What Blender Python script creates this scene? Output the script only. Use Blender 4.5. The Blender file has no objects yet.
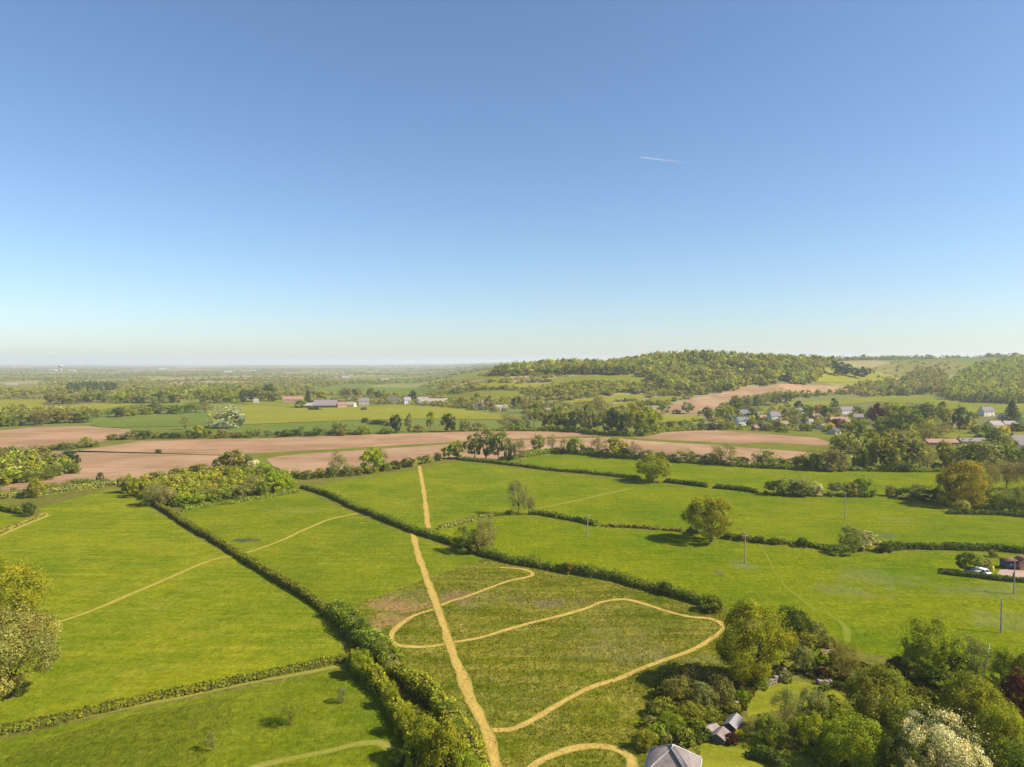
import bpy, bmesh, math, random
import numpy as np
from mathutils import Vector
from mathutils.geometry import tessellate_polygon

random.seed(11)
RNG = np.random.default_rng(11)
SC = bpy.context.scene
COL = SC.collection
F = 700.0
CX, CY = 512.0, 383.5
HOR = 363.0
CAM_Z = 55.0
PITCH = math.atan((CY - HOR) / F)

# ------------------------------------------------------------------ camera
cam_d = bpy.data.cameras.new('camera')
cam = bpy.data.objects.new('camera', cam_d)
COL.objects.link(cam)
cam.location = (0, 0, CAM_Z)
cam.rotation_euler = (math.pi / 2 - PITCH, 0, 0)
cam_d.sensor_width = 36.0
cam_d.lens = F / 1024.0 * 36.0
cam_d.clip_start = 1.0
cam_d.clip_end = 90000.0
SC.camera = cam

# ------------------------------------------------------------------ terrain
def interp(x, xs, ys):
    return np.interp(x, xs, ys)

def sstep(t):
    t = np.clip(t, 0, 1)
    return t * t * (3 - 2 * t)

HU = [415, 450, 475, 500, 560, 600, 640, 670, 700, 740, 780, 820, 860, 900, 960, 1024, 1100]
HH = [0, 14, 28, 37, 43, 47, 52, 54, 55, 54.5, 55, 57, 61, 64, 66, 66, 66]

def H(x, y):
    """terrain height in metres"""
    x = np.asarray(x, float); y = np.asarray(y, float)
    yy = np.maximum(y, 30.0)
    u = CX + F * x / yy
    hr = interp(u, HU, HH)
    d0 = interp(u, [780, 900], [780, 850])
    d1 = interp(u, [780, 900], [1220, 1700])
    z = hr * sstep((y - d0) / (d1 - d0))
    und = 2.2 * np.sin(x / 93.0 + 1.3) * np.sin(y / 121.0 + .4)
    z = z + und * sstep((y - 700) / 300.0) * (1 - .4 * sstep((y - 2500) / 2000))
    far = sstep((y - 5000) / 7000.0)
    z = z + far * (2 + 24 * np.exp(-((u - 420) / 70.0) ** 2) + 6 * np.sin(u / 37.0) + 4 * np.sin(u / 13.0 + 1))
    return z

def ray(px, py):
    dx = (px - CX) / F; dv = -(py - CY) / F
    cp, sp = math.cos(PITCH), math.sin(PITCH)
    return np.array([dx, cp + dv * sp, -sp + dv * cp])

_TS = np.geomspace(40, 26000, 2600)
def W(px, py):
    """ground point seen at a pixel of the photograph"""
    d = ray(px, py)
    X = d[0] * _TS; Y = d[1] * _TS; Z = CAM_Z + d[2] * _TS
    below = np.nonzero(Z < H(X, Y))[0]
    i = below[0] if len(below) else len(_TS) - 1
    a, b = _TS[max(i - 1, 0)], _TS[i]
    for _ in range(30):
        m = .5 * (a + b)
        if CAM_Z + d[2] * m < H(d[0] * m, d[1] * m): b = m
        else: a = m
    x, y = d[0] * b, d[1] * b
    return Vector((x, y, float(H(x, y))))

def proj(x, y, z):
    cp, sp = math.cos(PITCH), math.sin(PITCH)
    v = z - CAM_Z
    dep = y * cp - v * sp
    dep = np.where(dep < 1, 1, dep)
    return CX + F * x / dep, CY - F * (y * sp + v * cp) / dep

def inpoly(px, py, poly):
    px = np.asarray(px); py = np.asarray(py)
    ins = np.zeros(px.shape, bool)
    n = len(poly)
    for i in range(n):
        x1, y1 = poly[i][:2]; x2, y2 = poly[(i + 1) % n][:2]
        c = ((y1 > py) != (y2 > py))
        with np.errstate(divide='ignore', invalid='ignore'):
            xi = (x2 - x1) * (py - y1) / ((y2 - y1) if y2 != y1 else 1e-9) + x1
        ins ^= c & (px < xi)
    return ins

# ------------------------------------------------------------------ tagging
def tag(o, label, cat, group=None, kind=None):
    o['label'] = label; o['category'] = cat
    if group: o['group'] = group
    if kind: o['kind'] = kind
    return o

def empty(name, loc=(0, 0, 0), rz=0.0, scale=(1, 1, 1)):
    o = bpy.data.objects.new(name, None)
    o.location = loc; o.rotation_euler = (0, 0, rz); o.scale = scale
    o.empty_display_size = .1
    COL.objects.link(o)
    return o

def link(name, me, parent=None):
    o = bpy.data.objects.new(name, me)
    COL.objects.link(o)
    if parent is not None: o.parent = parent
    return o

class Geo:
    """collects quads / tris / n-gons with a material index and a face tint"""
    def __init__(s): s.V = []; s.nv = 0; s.F = []; s.T = []; s.M = []
    def add(s, V, Fs, tint=(1, 1, 1), mat=0):
        V = np.asarray(V, float).reshape(-1, 3); Fs = np.asarray(Fs, int)
        s.V.append(V); s.F.append(Fs + s.nv); s.nv += len(V)
        n = len(Fs)
        t = np.asarray(tint, float)
        s.T.append(np.broadcast_to(t, (n, 3)) if t.ndim == 1 else t)
        s.M.append(np.full(n, mat))
    def box(s, c, size, rz=0.0, mat=0, tint=(1, 1, 1)):
        x, y, z = [v / 2 for v in size]
        V = np.array([[-x, -y, -z], [x, -y, -z], [x, y, -z], [-x, y, -z], [-x, -y, z], [x, -y, z], [x, y, z], [-x, y, z]])
        ca, sa = math.cos(rz), math.sin(rz)
        V = np.c_[V[:, 0] * ca - V[:, 1] * sa, V[:, 0] * sa + V[:, 1] * ca, V[:, 2]] + np.asarray(c)
        s.add(V, [[0, 3, 2, 1], [4, 5, 6, 7], [0, 1, 5, 4], [1, 2, 6, 5], [2, 3, 7, 6], [3, 0, 4, 7]], tint, mat)
    def tube(s, pts, rad, n=6, mat=0, tint=(1, 1, 1)):
        pts = np.asarray(pts, float); m = len(pts)
        rings = []
        for i in range(m):
            d = pts[min(i + 1, m - 1)] - pts[max(i - 1, 0)]
            d = d / (np.linalg.norm(d) + 1e-9)
            a = np.cross(d, [0.3, 1, 0.1]) if abs(d[2]) > .5 else np.cross(d, [0, 0, 1])
            a /= np.linalg.norm(a) + 1e-9; b = np.cross(d, a)
            th = np.linspace(0, 2 * math.pi, n, endpoint=False)
            rings.append(pts[i] + rad[i] * (np.cos(th)[:, None] * a + np.sin(th)[:, None] * b))
        V = np.concatenate(rings); Fs = []
        for i in range(m - 1):
            for k in range(n):
                Fs.append([i * n + k, i * n + (k + 1) % n, (i + 1) * n + (k + 1) % n, (i + 1) * n + k])
        s.add(V, Fs, tint, mat)
        cap = len(V)
        s.add([pts[-1]] + list(rings[-1]), [[0, 1 + k, 1 + (k + 1) % n] for k in range(n)], tint, mat)
    def mesh(s, name, mats):
        me = bpy.data.meshes.new(name)
        V = np.concatenate(s.V); me.vertices.add(len(V)); me.vertices.foreach_set('co', V.ravel())
        loops = np.concatenate([f.ravel() for f in s.F])
        tot = np.concatenate([np.full(len(f), f.shape[1]) for f in s.F])
        me.loops.add(len(loops)); me.loops.foreach_set('vertex_index', loops.astype(np.int32))
        me.polygons.add(len(tot))
        st = np.concatenate([[0], np.cumsum(tot)[:-1]])
        me.polygons.foreach_set('loop_start', st.astype(np.int32))
        me.polygons.foreach_set('material_index', np.concatenate(s.M).astype(np.int32))
        for m in mats: me.materials.append(m)
        a = me.attributes.new('tint', 'FLOAT_COLOR', 'FACE')
        T = np.concatenate(s.T); a.data.foreach_set('color', np.c_[T, np.ones(len(T))].ravel().astype(np.float32))
        me.update(calc_edges=True); me.validate()
        return me
    def obj(s, name, mats, parent=None):
        return link(name, s.mesh(name, mats if isinstance(mats, (list, tuple)) else [mats]), parent)

# ------------------------------------------------------------------ materials
class NT:
    def __init__(s, name):
        s.m = bpy.data.materials.new(name); s.m.use_nodes = True
        s.t = s.m.node_tree; s.t.nodes.clear()
        s.out = s.t.nodes.new('ShaderNodeOutputMaterial')
    def n(s, typ, **kw):
        nd = s.t.nodes.new('ShaderNode' + typ)
        for k, v in kw.items():
            if k.startswith('i_'): nd.inputs[k[2:].replace('_', ' ')].default_value = v
            else: setattr(nd, k, v)
        return nd
    def l(s, a, b): s.t.links.new(a, b)
    def pos(s, sx=1, sy=1, sz=1, rz=0.0):
        g = s.n('NewGeometry'); mp = s.n('Mapping')
        mp.inputs['Scale'].default_value = (sx, sy, sz); mp.inputs['Rotation'].default_value = (0, 0, rz)
        s.l(g.outputs['Position'], mp.inputs['Vector']); return mp.outputs[0]
    def noise(s, vec, scale, detail=4, rough=.6):
        nd = s.n('TexNoise'); nd.inputs['Scale'].default_value = scale
        nd.inputs['Detail'].default_value = detail; nd.inputs['Roughness'].default_value = rough
        s.l(vec, nd.inputs['Vector']); return nd.outputs['Fac']
    def ramp(s, fac, lo, hi):
        mr = s.n('MapRange'); mr.inputs[1].default_value = lo; mr.inputs[2].default_value = hi
        s.l(fac, mr.inputs[0]); return mr.outputs[0]
    def mix(s, fac, a, b, mode='MIX'):
        mx = s.n('Mix', data_type='RGBA', blend_type=mode)
        for v, i in ((fac, 0), (a, 6), (b, 7)):
            if isinstance(v, (int, float)): mx.inputs[i].default_value = v
            elif isinstance(v, (tuple, list)): mx.inputs[i].default_value = (*v, 1)
            else: s.l(v, mx.inputs[i])
        return mx.outputs[2]
    def math(s, op, a, b=0.0):
        nd = s.n('Math', operation=op)
        for v, i in ((a, 0), (b, 1)):
            if isinstance(v, (int, float)): nd.inputs[i].default_value = v
            else: s.l(v, nd.inputs[i])
        return nd.outputs[0]
    def add3(s, a, b, c): return s.math('ADD', s.math('ADD', a, b), c)
    def diffuse(s, colour, rough=.9, bump=None, dist=.2, strength=1.0):
        if rough >= .9: b = s.n('BsdfDiffuse')
        else:
            b = s.n('BsdfPrincipled'); b.inputs['Roughness'].default_value = rough; b.inputs['Specular IOR Level'].default_value = .2
        if isinstance(colour, tuple): b.inputs[0].default_value = (*colour, 1)
        else: s.l(colour, b.inputs[0])
        if bump is not None:
            bp = s.n('Bump'); bp.inputs['Distance'].default_value = dist; bp.inputs['Strength'].default_value = strength
            s.l(bump, bp.inputs['Height']); s.l(bp.outputs[0], b.inputs['Normal'])
        s.l(b.outputs[0], s.out.inputs['Surface'])
        return s.m
    def spot(s, wx, wy, rx, ry, rot=0.0, noise_amt=1.3, nscale=.2):
        """0..1 mask of an irregular patch of ground centred at a world point"""
        v = s.pos()
        sb = s.n('VectorMath', operation='SUBTRACT'); sb.inputs[1].default_value = (wx, wy, 0); s.l(v, sb.inputs[0])
        mp = s.n('Mapping'); mp.vector_type = 'POINT'; mp.inputs['Rotation'].default_value = (0, 0, rot)
        s.l(sb.outputs[0], mp.inputs['Vector'])
        mu = s.n('VectorMath', operation='MULTIPLY'); mu.inputs[1].default_value = (1 / rx, 1 / ry, 0); s.l(mp.outputs[0], mu.inputs[0])
        ln = s.n('VectorMath', operation='LENGTH'); s.l(mu.outputs[0], ln.inputs[0])
        nz = s.noise(v, nscale, 6, .65)
        d = s.math('ADD', ln.outputs['Value'], s.math('MULTIPLY', s.math('SUBTRACT', nz, .5), noise_amt * 4))
        return s.ramp(d, 1.25, .55)

def plain(name, col, rough=.85, nscale=1.5, amt=.25):
    t = NT(name)
    nz = t.noise(t.pos(), nscale, 5, .65)
    c = t.mix(t.ramp(nz, .3, .7), tuple(v * (1 - amt) for v in col), tuple(min(v * (1 + amt), .95) for v in col))
    return t.diffuse(c, rough)

def grass(name, dark, mid, pale, rz=0.3, streak=.35, fine=.5, patch=.03, spots=(), bump=.35):
    warm = lambda c: (min(c[0] * 1.24, max(c[1] * 1.0, c[0])), c[1] * .97, c[2] * .8)
    dark, mid, pale = warm(dark), warm(mid), warm(pale)
    t = NT(name)
    p = t.pos()
    big = t.ramp(t.noise(p, patch, 6, .68), .41, .60)
    c = t.mix(big, dark, mid)
    ms = t.ramp(t.noise(t.pos(.05, .35, 1, rz), 1.0, 5, .65), .42, .74)
    c = t.mix(t.math('MULTIPLY', ms, streak), c, pale)
    ms2 = t.ramp(t.noise(p, .13, 6, .7), .48, .72)
    c = t.mix(t.math('MULTIPLY', ms2, streak * .9), c, pale)
    fn = t.noise(p, .9, 6, .75)
    c = t.mix(t.math('MULTIPLY', t.ramp(fn, .62, .38), fine), c, tuple(v * .6 for v in dark))
    mot = t.add3(t.math('MULTIPLY', t.ramp(t.noise(p, 1.15, 6, .82), .38, .62), .26 + .24 * fine), t.math('MULTIPLY', t.ramp(t.noise(t.pos(.10, .5, 1, rz + .15), 1.0, 6, .72), .40, .60), .24), t.math('MULTIPLY', t.ramp(t.noise(p, .34, 5, .75), .40, .60), .20))
    c = t.mix(1.0, c, t.mix(mot, (.69, .73, .62), (1.52, 1.44, 1.6)), 'MULTIPLY')
    for (wx, wy, rx, ry, rot, col, amt) in spots:
        c = t.mix(t.math('MULTIPLY', t.spot(wx, wy, rx, ry, rot), amt), c, col)
    h = t.math('ADD', t.noise(p, 2.2, 4, .7), t.math('MULTIPLY', t.noise(p, .5, 4, .6), 2.0))
    return t.diffuse(c, .95, h, bump, .8)

def soil(name, a, b, rz):
    t = NT(name)
    p = t.pos()
    c = t.mix(t.ramp(t.noise(p, .018, 5, .65), .40, .60), tuple(v * .86 for v in a), tuple(v * 1.08 for v in b))
    wv = t.noise(t.pos(.012, .6, 1, rz), 1.0, 4, .6)
    c = t.mix(t.math('MULTIPLY', t.ramp(wv, .42, .66), .5), c, tuple(v * 1.28 for v in b))
    wv2 = t.noise(t.pos(.01, .22, 1, rz), 1.0, 3, .6)
    c = t.mix(t.math('MULTIPLY', t.ramp(wv2, .5, .68), .4), c, tuple(v * .72 for v in a))
    wv3 = t.noise(t.pos(.03, 1.3, 1, rz), 1.0, 4, .7)
    c = t.mix(1.0, c, t.mix(t.ramp(wv3, .32, .68), (.84, .82, .80), (1.14, 1.15, 1.16)), 'MULTIPLY')
    return t.diffuse(c, .95, t.noise(p, 1.5, 4, .7), .25, .7)

# foliage: the object's own colour times a tint per leaf clump
def foliage_mat():
    t = NT('foliage')
    oi = t.n('ObjectInfo'); at = t.n('Attribute', attribute_name='tint')
    c = t.mix(1.0, oi.outputs['Color'], at.outputs['Color'], 'MULTIPLY')
    c = t.mix(1.0, c, (1.24, 1.30, .85), 'MULTIPLY')
    d = t.n('BsdfDiffuse'); tr = t.n('BsdfTranslucent')
    t.l(c, d.inputs['Color'])
    tc = t.mix(1.0, c, (1.25, 1.2, .5), 'MULTIPLY'); t.l(tc, tr.inputs['Color'])
    ms = t.n('MixShader'); ms.inputs[0].default_value = .36
    t.l(d.outputs[0], ms.inputs[1]); t.l(tr.outputs[0], ms.inputs[2])
    t.l(ms.outputs[0], t.out.inputs['Surface'])
    return t.m
M_LEAF = foliage_mat()
M_BARK = plain('bark', (.085, .07, .052), .95, 3.0, .4)
M_CORE = plain('hedge_twigs', (.085, .085, .022), .95, 2.0, .4)
# ------------------------------------------------------------------ vegetation shapes (unit height, unit width)
def unit(v): return v / (np.linalg.norm(v, axis=-1, keepdims=True) + 1e-9)

def leaves(g, pos, nrm, size, tint, rng, mat=0):
    """one small leaf spray (a bent quad) at every point"""
    n = len(pos)
    nrm = unit(nrm); r = unit(rng.normal(size=(n, 3)))
    a = unit(np.cross(nrm, r)); b = np.cross(nrm, a)
    sz = size * rng.uniform(.55, 1.35, (n, 1)); asp = rng.uniform(.5, 1.0, (n, 1))
    P = np.stack([pos - a * sz, pos + b * sz * asp, pos + a * sz + nrm * sz * .35, pos - b * sz * asp], 1).reshape(-1, 3)
    g.add(P, np.arange(4 * n).reshape(n, 4), tint, mat)

def clump_leaves(rng, centres, radii, n, up=.25, env_c=None):
    w = radii ** 2; w = w / w.sum()
    k = rng.choice(len(centres), n, p=w)
    d = unit(rng.normal(size=(n, 3)) + np.array([0, 0, up]))
    if env_c is not None:
        o = unit(centres[k] - env_c)
        flip = (d * o).sum(1) < -.15
        d[flip] = -d[flip]
    pos = centres[k] + d * radii[k][:, None] * rng.uniform(.55, 1.08, (n, 1))
    nr = d * .8 + rng.normal(size=(n, 3)) * .38
    return k, pos, nr

def tints(rng, k, nc, spread=.36, leaf=.22):
    ct = 1 + rng.uniform(-spread, spread, nc)
    hue = rng.uniform(-.10, .10, nc) * min(1, spread / .2)
    v = ct[k] * (1 + rng.uniform(-leaf, leaf, len(k)))
    v = np.where(rng.random(len(k)) < .10, v * 1.45, v)  # random leaves brightened: pale highlights painted into the leaf tint
    h = hue[k] + rng.uniform(-.04, .04, len(k))
    return np.stack([v * (1 + h), v, v * (1 - h)], 1)

def limbs(g, rng, centres, base_h, r0, mat, n_limb, lean=.03, sides=6):
    top = np.array([rng.normal() * lean, rng.normal() * lean, base_h])
    mid = top * .5 + np.array([rng.normal() * lean * .4, rng.normal() * lean * .4, 0])
    g.tube([(0, 0, -.02), mid, top], [r0 * 1.25, r0 * .92, r0 * .75], sides + 2, mat)
    idx = rng.permutation(len(centres))[:n_limb]
    for i in idx:
        c = centres[i]; m = top * .45 + c * .55 + rng.normal(size=3) * .03
        m[2] -= .02
        g.tube([top * .97, m, c], [r0 * .5, r0 * .3, r0 * .09], sides, mat)

def make_crown(seed, n, size, kind, nclump=26, vary=.30):
    """kind: round, wide, tall, bush, bare, conifer, blossom; returns (crown Geo, trunk Geo)"""
    rng = np.random.default_rng(seed)
    g, tk = Geo(), Geo()
    if kind == 'conifer':
        nl = n; z = rng.uniform(.06, 1, nl) ** .9
        z = np.round(z * 13) / 13 + rng.normal(size=nl) * .012
        z = np.clip(z, .03, .985)
        rr = .5 * (1 - z) ** .85 * rng.uniform(.3, 1.05, nl) + .01
        th = rng.uniform(0, 2 * math.pi, nl)
        th = np.round(th * 2.2) / 2.2 + rng.normal(size=nl) * .12
        pos = np.stack([rr * np.cos(th), rr * np.sin(th), np.clip(z, .03, 1) - rr * .18], 1)
        nr = np.stack([np.cos(th), np.sin(th), np.full(nl, .9)], 1) + rng.normal(size=(nl, 3)) * .5
        k = (z * 12).astype(int) % 13
        leaves(g, pos, nr, size, tints(rng, k, 13), rng)
        tk.tube([(0, 0, -.02), (0, 0, .5), (0, 0, .97)], [.028, .018, .004], 6, 0)
        return g, tk
    P = dict(round=(.40, .45, .54, .15), wide=(.42, .40, .58, .18), tall=(.36, .47, .52, .09),
             bush=(.40, .44, .50, .06), bare=(.38, .42, .57, .20), blossom=(.41, .42, .55, .10))[kind]
    ax, az, zc, bh = P
    env = np.array([0, 0, zc])
    d = unit(rng.normal(size=(nclump, 3)) + [0, 0, .15])
    lump = 1 + .20 * np.sin(d[:, 0] * 4 + seed) * np.cos(d[:, 1] * 3.3 + seed * 1.7)
    rad = rng.uniform(.60, .94, nclump) * lump
    rad[: nclump // 6] *= .45
    C = env + d * rad[:, None] * np.array([ax, ax, az])
    R = rng.uniform(.15, .34, nclump) * ax * (1.0 if kind != 'bare' else 1.35) * (1.15 if nclump < 30 else 1.0)
    if kind in ('bush', 'blossom'):
        m = 8
        th = rng.uniform(0, 2 * math.pi, m)
        C = np.concatenate([C, np.stack([.30 * np.cos(th), .30 * np.sin(th), rng.uniform(.08, .22, m)], 1)])
        R = np.concatenate([R, rng.uniform(.10, .17, m)])
    R = np.minimum(R, np.maximum(C[:, 2] - .01, .03))
    k, pos, nr = clump_leaves(rng, C, R, n, .25, env)
    pos[:, 2] = np.maximum(pos[:, 2], .01)
    # stray outer sprays break the outline
    m = n // (9 if kind != 'blossom' else 30)
    dd = unit(rng.normal(size=(m, 3)) + [0, 0, .2])
    dd[dd[:, 2] < -.5, 2] *= -1
    pe = env + dd * np.array([ax, ax, az]) * rng.uniform(.75, 1.22, (m, 1))
    pe[:, 2] = np.maximum(pe[:, 2], .02)
    pos = np.concatenate([pos, pe]); nr = np.concatenate([nr, dd + rng.normal(size=(m, 3)) * .6])
    k = np.concatenate([k, rng.integers(0, len(C), m)])
    T = tints(rng, k, len(C), vary, vary * .75)
    if kind == 'blossom':
        wh = (rng.random(len(k)) < .30) | (np.isin(k, rng.permutation(len(C))[:len(C) // 5]) & (rng.random(len(k)) < .7))
        T[wh] = T[wh] * np.array([.24, .28, .09])
    leaves(g, pos, nr, size, T, rng)
    thick = dict(bare=.020, bush=.012, blossom=.016).get(kind, .026)
    limbs(tk, rng, C, bh + .06, thick, 0, 14 if kind == 'bare' else 8)
    if kind == 'bare':
        tips = C[rng.integers(0, len(C), 90)] + rng.normal(size=(90, 3)) * .06
        for t in tips:
            s = C[np.argmin(((C - t) ** 2).sum(1))]
            o = unit(t - env) * .12
            tk.tube([s, t, t + o], [.006, .004, .001], 3, 0)
    return g, tk

SHAPES = {}
def shape(kind, lod, var):
    """(crown mesh, trunk mesh, both in one mesh)"""
    key = (kind, lod, var)
    if key not in SHAPES:
        n, size = dict(near=(8500, .0165), big=(17000, .0122), fine=(30000, .0086), mid=(2100, .033))[lod]
        if kind == 'bare': n, size = int(n * .62), size * .62
        if kind == 'bush' and lod == 'near': n = int(n * .85)
        seed = 100 + 17 * var + {'round': 1, 'wide': 2, 'tall': 3, 'bush': 4, 'bare': 5, 'conifer': 6, 'blossom': 7}[kind]
        if kind == 'blossom' and lod == 'fine': n, size = 30000, .0082
        g, tk = make_crown(seed, n, size, kind, 62 if lod != 'mid' else 26)
        cm = g.mesh('crown_' + kind, [M_LEAF]); tm = tk.mesh('trunk_' + kind, [M_BARK])
        one = Geo(); one.V, one.F, one.T, one.M, one.nv = list(g.V), list(g.F), list(g.T), list(g.M), g.nv
        for V, Fs, T in zip(tk.V, tk.F, tk.T): pass
        off = one.nv
        one.V += tk.V; one.F += [f + off for f in tk.F]; one.T += tk.T; one.M += [np.ones(len(m)) for m in tk.M]; one.nv += tk.nv
        SHAPES[key] = (cm, tm, one.mesh('plant_' + kind, [M_LEAF, M_BARK]))
    return SHAPES[key]

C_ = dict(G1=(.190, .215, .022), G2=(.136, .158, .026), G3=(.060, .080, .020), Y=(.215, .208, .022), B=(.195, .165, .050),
          P=(.215, .170, .085), W=(.54, .48, .43), C=(.075, .022, .025), S=(.190, .185, .070), L=(.225, .265, .018),
          O=(.225, .180, .034), K=(.042, .056, .030), T=(.245, .215, .072), E=(.48, .38, .02), R=(.26, .11, .06), V=(.31, .29, .22), H=(.195, .185, .030), D=(.135, .130, .024))
CW = dict(G1='bright green', G2='mid green', G3='dark green', Y='yellow-green', B='brownish', P='pinkish-brown', W='white-flowering',
          C='dark copper-red', S='pale grey-green', L='vivid lime-green', O='orange-tinged', K='blackish green', T='straw-beige', E='yellow', R='russet', V='whitish-green', H='olive', D='dull olive')

NAMES = dict(round='broadleaf_tree', wide='broadleaf_tree', tall='upright_tree', bush='bush', bare='budding_tree', conifer='conifer_tree', blossom='blossom_bush')
CATS = dict(broadleaf_tree='tree', upright_tree='tree', bush='bush', budding_tree='tree', conifer_tree='tree', blossom_bush='bush')
_v = [0]
_DET = []
def plant(px, py, w, h, kind, col, label, group=None, lod=None, name=None, cat=None, xyz=None):
    """one tree or bush whose foot stands at a pixel of the photograph; w, h in pixels"""
    p = xyz if xyz is not None else W(px, py)
    sc = p.y / F
    wm, hm = w * sc * 1.06, h * sc
    _v[0] += 1
    if lod is None: lod = 'big' if h > 50 else 'near' if (h > 21 and p.y < 320) else 'mid'
    cm, tm, one = shape(kind, lod, _v[0] % (3 if lod != 'mid' else 4))
    name = name or NAMES[kind]
    rz = random.uniform(0, 6.28)
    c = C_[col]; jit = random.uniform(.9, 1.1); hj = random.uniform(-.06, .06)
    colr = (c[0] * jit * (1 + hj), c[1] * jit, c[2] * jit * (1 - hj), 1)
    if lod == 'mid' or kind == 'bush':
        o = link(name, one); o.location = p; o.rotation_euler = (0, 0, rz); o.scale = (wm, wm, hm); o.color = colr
    else:
        o = empty(name, p, rz, (wm, wm, hm))
        cr = link('blossom' if kind == 'blossom' else 'crown', cm, o); cr.color = colr
        link('trunk', tm, o)
    tag(o, label, cat or CATS.get(name, 'tree'), group)
    return o

ORD = ['first', 'second', 'third', 'fourth', 'fifth', 'sixth', 'seventh', 'eighth', 'ninth', 'tenth', 'eleventh', 'twelfth', 'thirteenth', 'fourteenth', 'fifteenth',
       'sixteenth', 'seventeenth', 'eighteenth', 'nineteenth', 'twentieth', 'twenty-first', 'twenty-second', 'twenty-third', 'twenty-fourth', 'twenty-fifth', 'twenty-sixth',
       'twenty-seventh', 'twenty-eighth', 'twenty-ninth', 'thirtieth', 'thirty-first', 'thirty-second', 'thirty-third', 'thirty-fourth', 'thirty-fifth', 'thirty-sixth', 'thirty-seventh', 'thirty-eighth', 'thirty-ninth', 'fortieth']
KW = dict(round='tree', wide='tree', tall='upright tree', bush='bush', bare='half-bare tree', conifer='conifer', blossom='blossom bush')

def row(items, place, group):
    """a row of plants listed as (px, base py, w, h, kind, colour), labelled by colour and by their order from the left"""
    items = sorted(items, key=lambda i: i[0])
    for n, it in enumerate(items):
        plant(*it[:6], f"{CW[it[5]]} {KW[it[4]]}, {ORD[n]} from left {place}", group)

def spread_row(line, step, hr, wr, kinds, cols, place, group, seed, jy=1.0):
    """plants set along a pixel polyline at uneven steps"""
    rnd = random.Random(seed); items = []
    L = [0]
    for a, b in zip(line, line[1:]): L.append(L[-1] + math.dist(a, b))
    s = rnd.uniform(0, step * .5)
    while s < L[-1]:
        i = max(k for k in range(len(L)) if L[k] <= s); i = min(i, len(line) - 2)
        t = (s - L[i]) / (L[i + 1] - L[i])
        x = line[i][0] + t * (line[i + 1][0] - line[i][0]); y = line[i][1] + t * (line[i + 1][1] - line[i][1])
        items.append((x, y + rnd.uniform(-jy, jy), rnd.uniform(*wr), rnd.uniform(*hr), rnd.choice(kinds), rnd.choice(cols)))
        s += step * rnd.uniform(.6, 1.4)
    row(items, place, group)

# ------------------------------------------------------------------ hedges
def smooth_line(pts, step):
    pts = [np.asarray(p, float) for p in pts]
    out = []
    n = len(pts)
    for i in range(n - 1):
        p0 = pts[max(i - 1, 0)]; p1 = pts[i]; p2 = pts[i + 1]; p3 = pts[min(i + 2, n - 1)]
        m = max(2, int(np.linalg.norm(p2 - p1) / step))
        for k in range(m):
            t = k / m
            out.append(.5 * ((2 * p1) + (p2 - p0) * t + (2 * p0 - 5 * p1 + 4 * p2 - p3) * t * t + (3 * p1 - p0 - 3 * p2 + p3) * t ** 3))
    out.append(pts[-1])
    return np.array(out)

def vnoise(s, rng, wl):
    n = int(s[-1] / wl) + 3
    v = rng.uniform(-1, 1, n)
    return np.interp(s / wl, np.arange(n), v)

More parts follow.
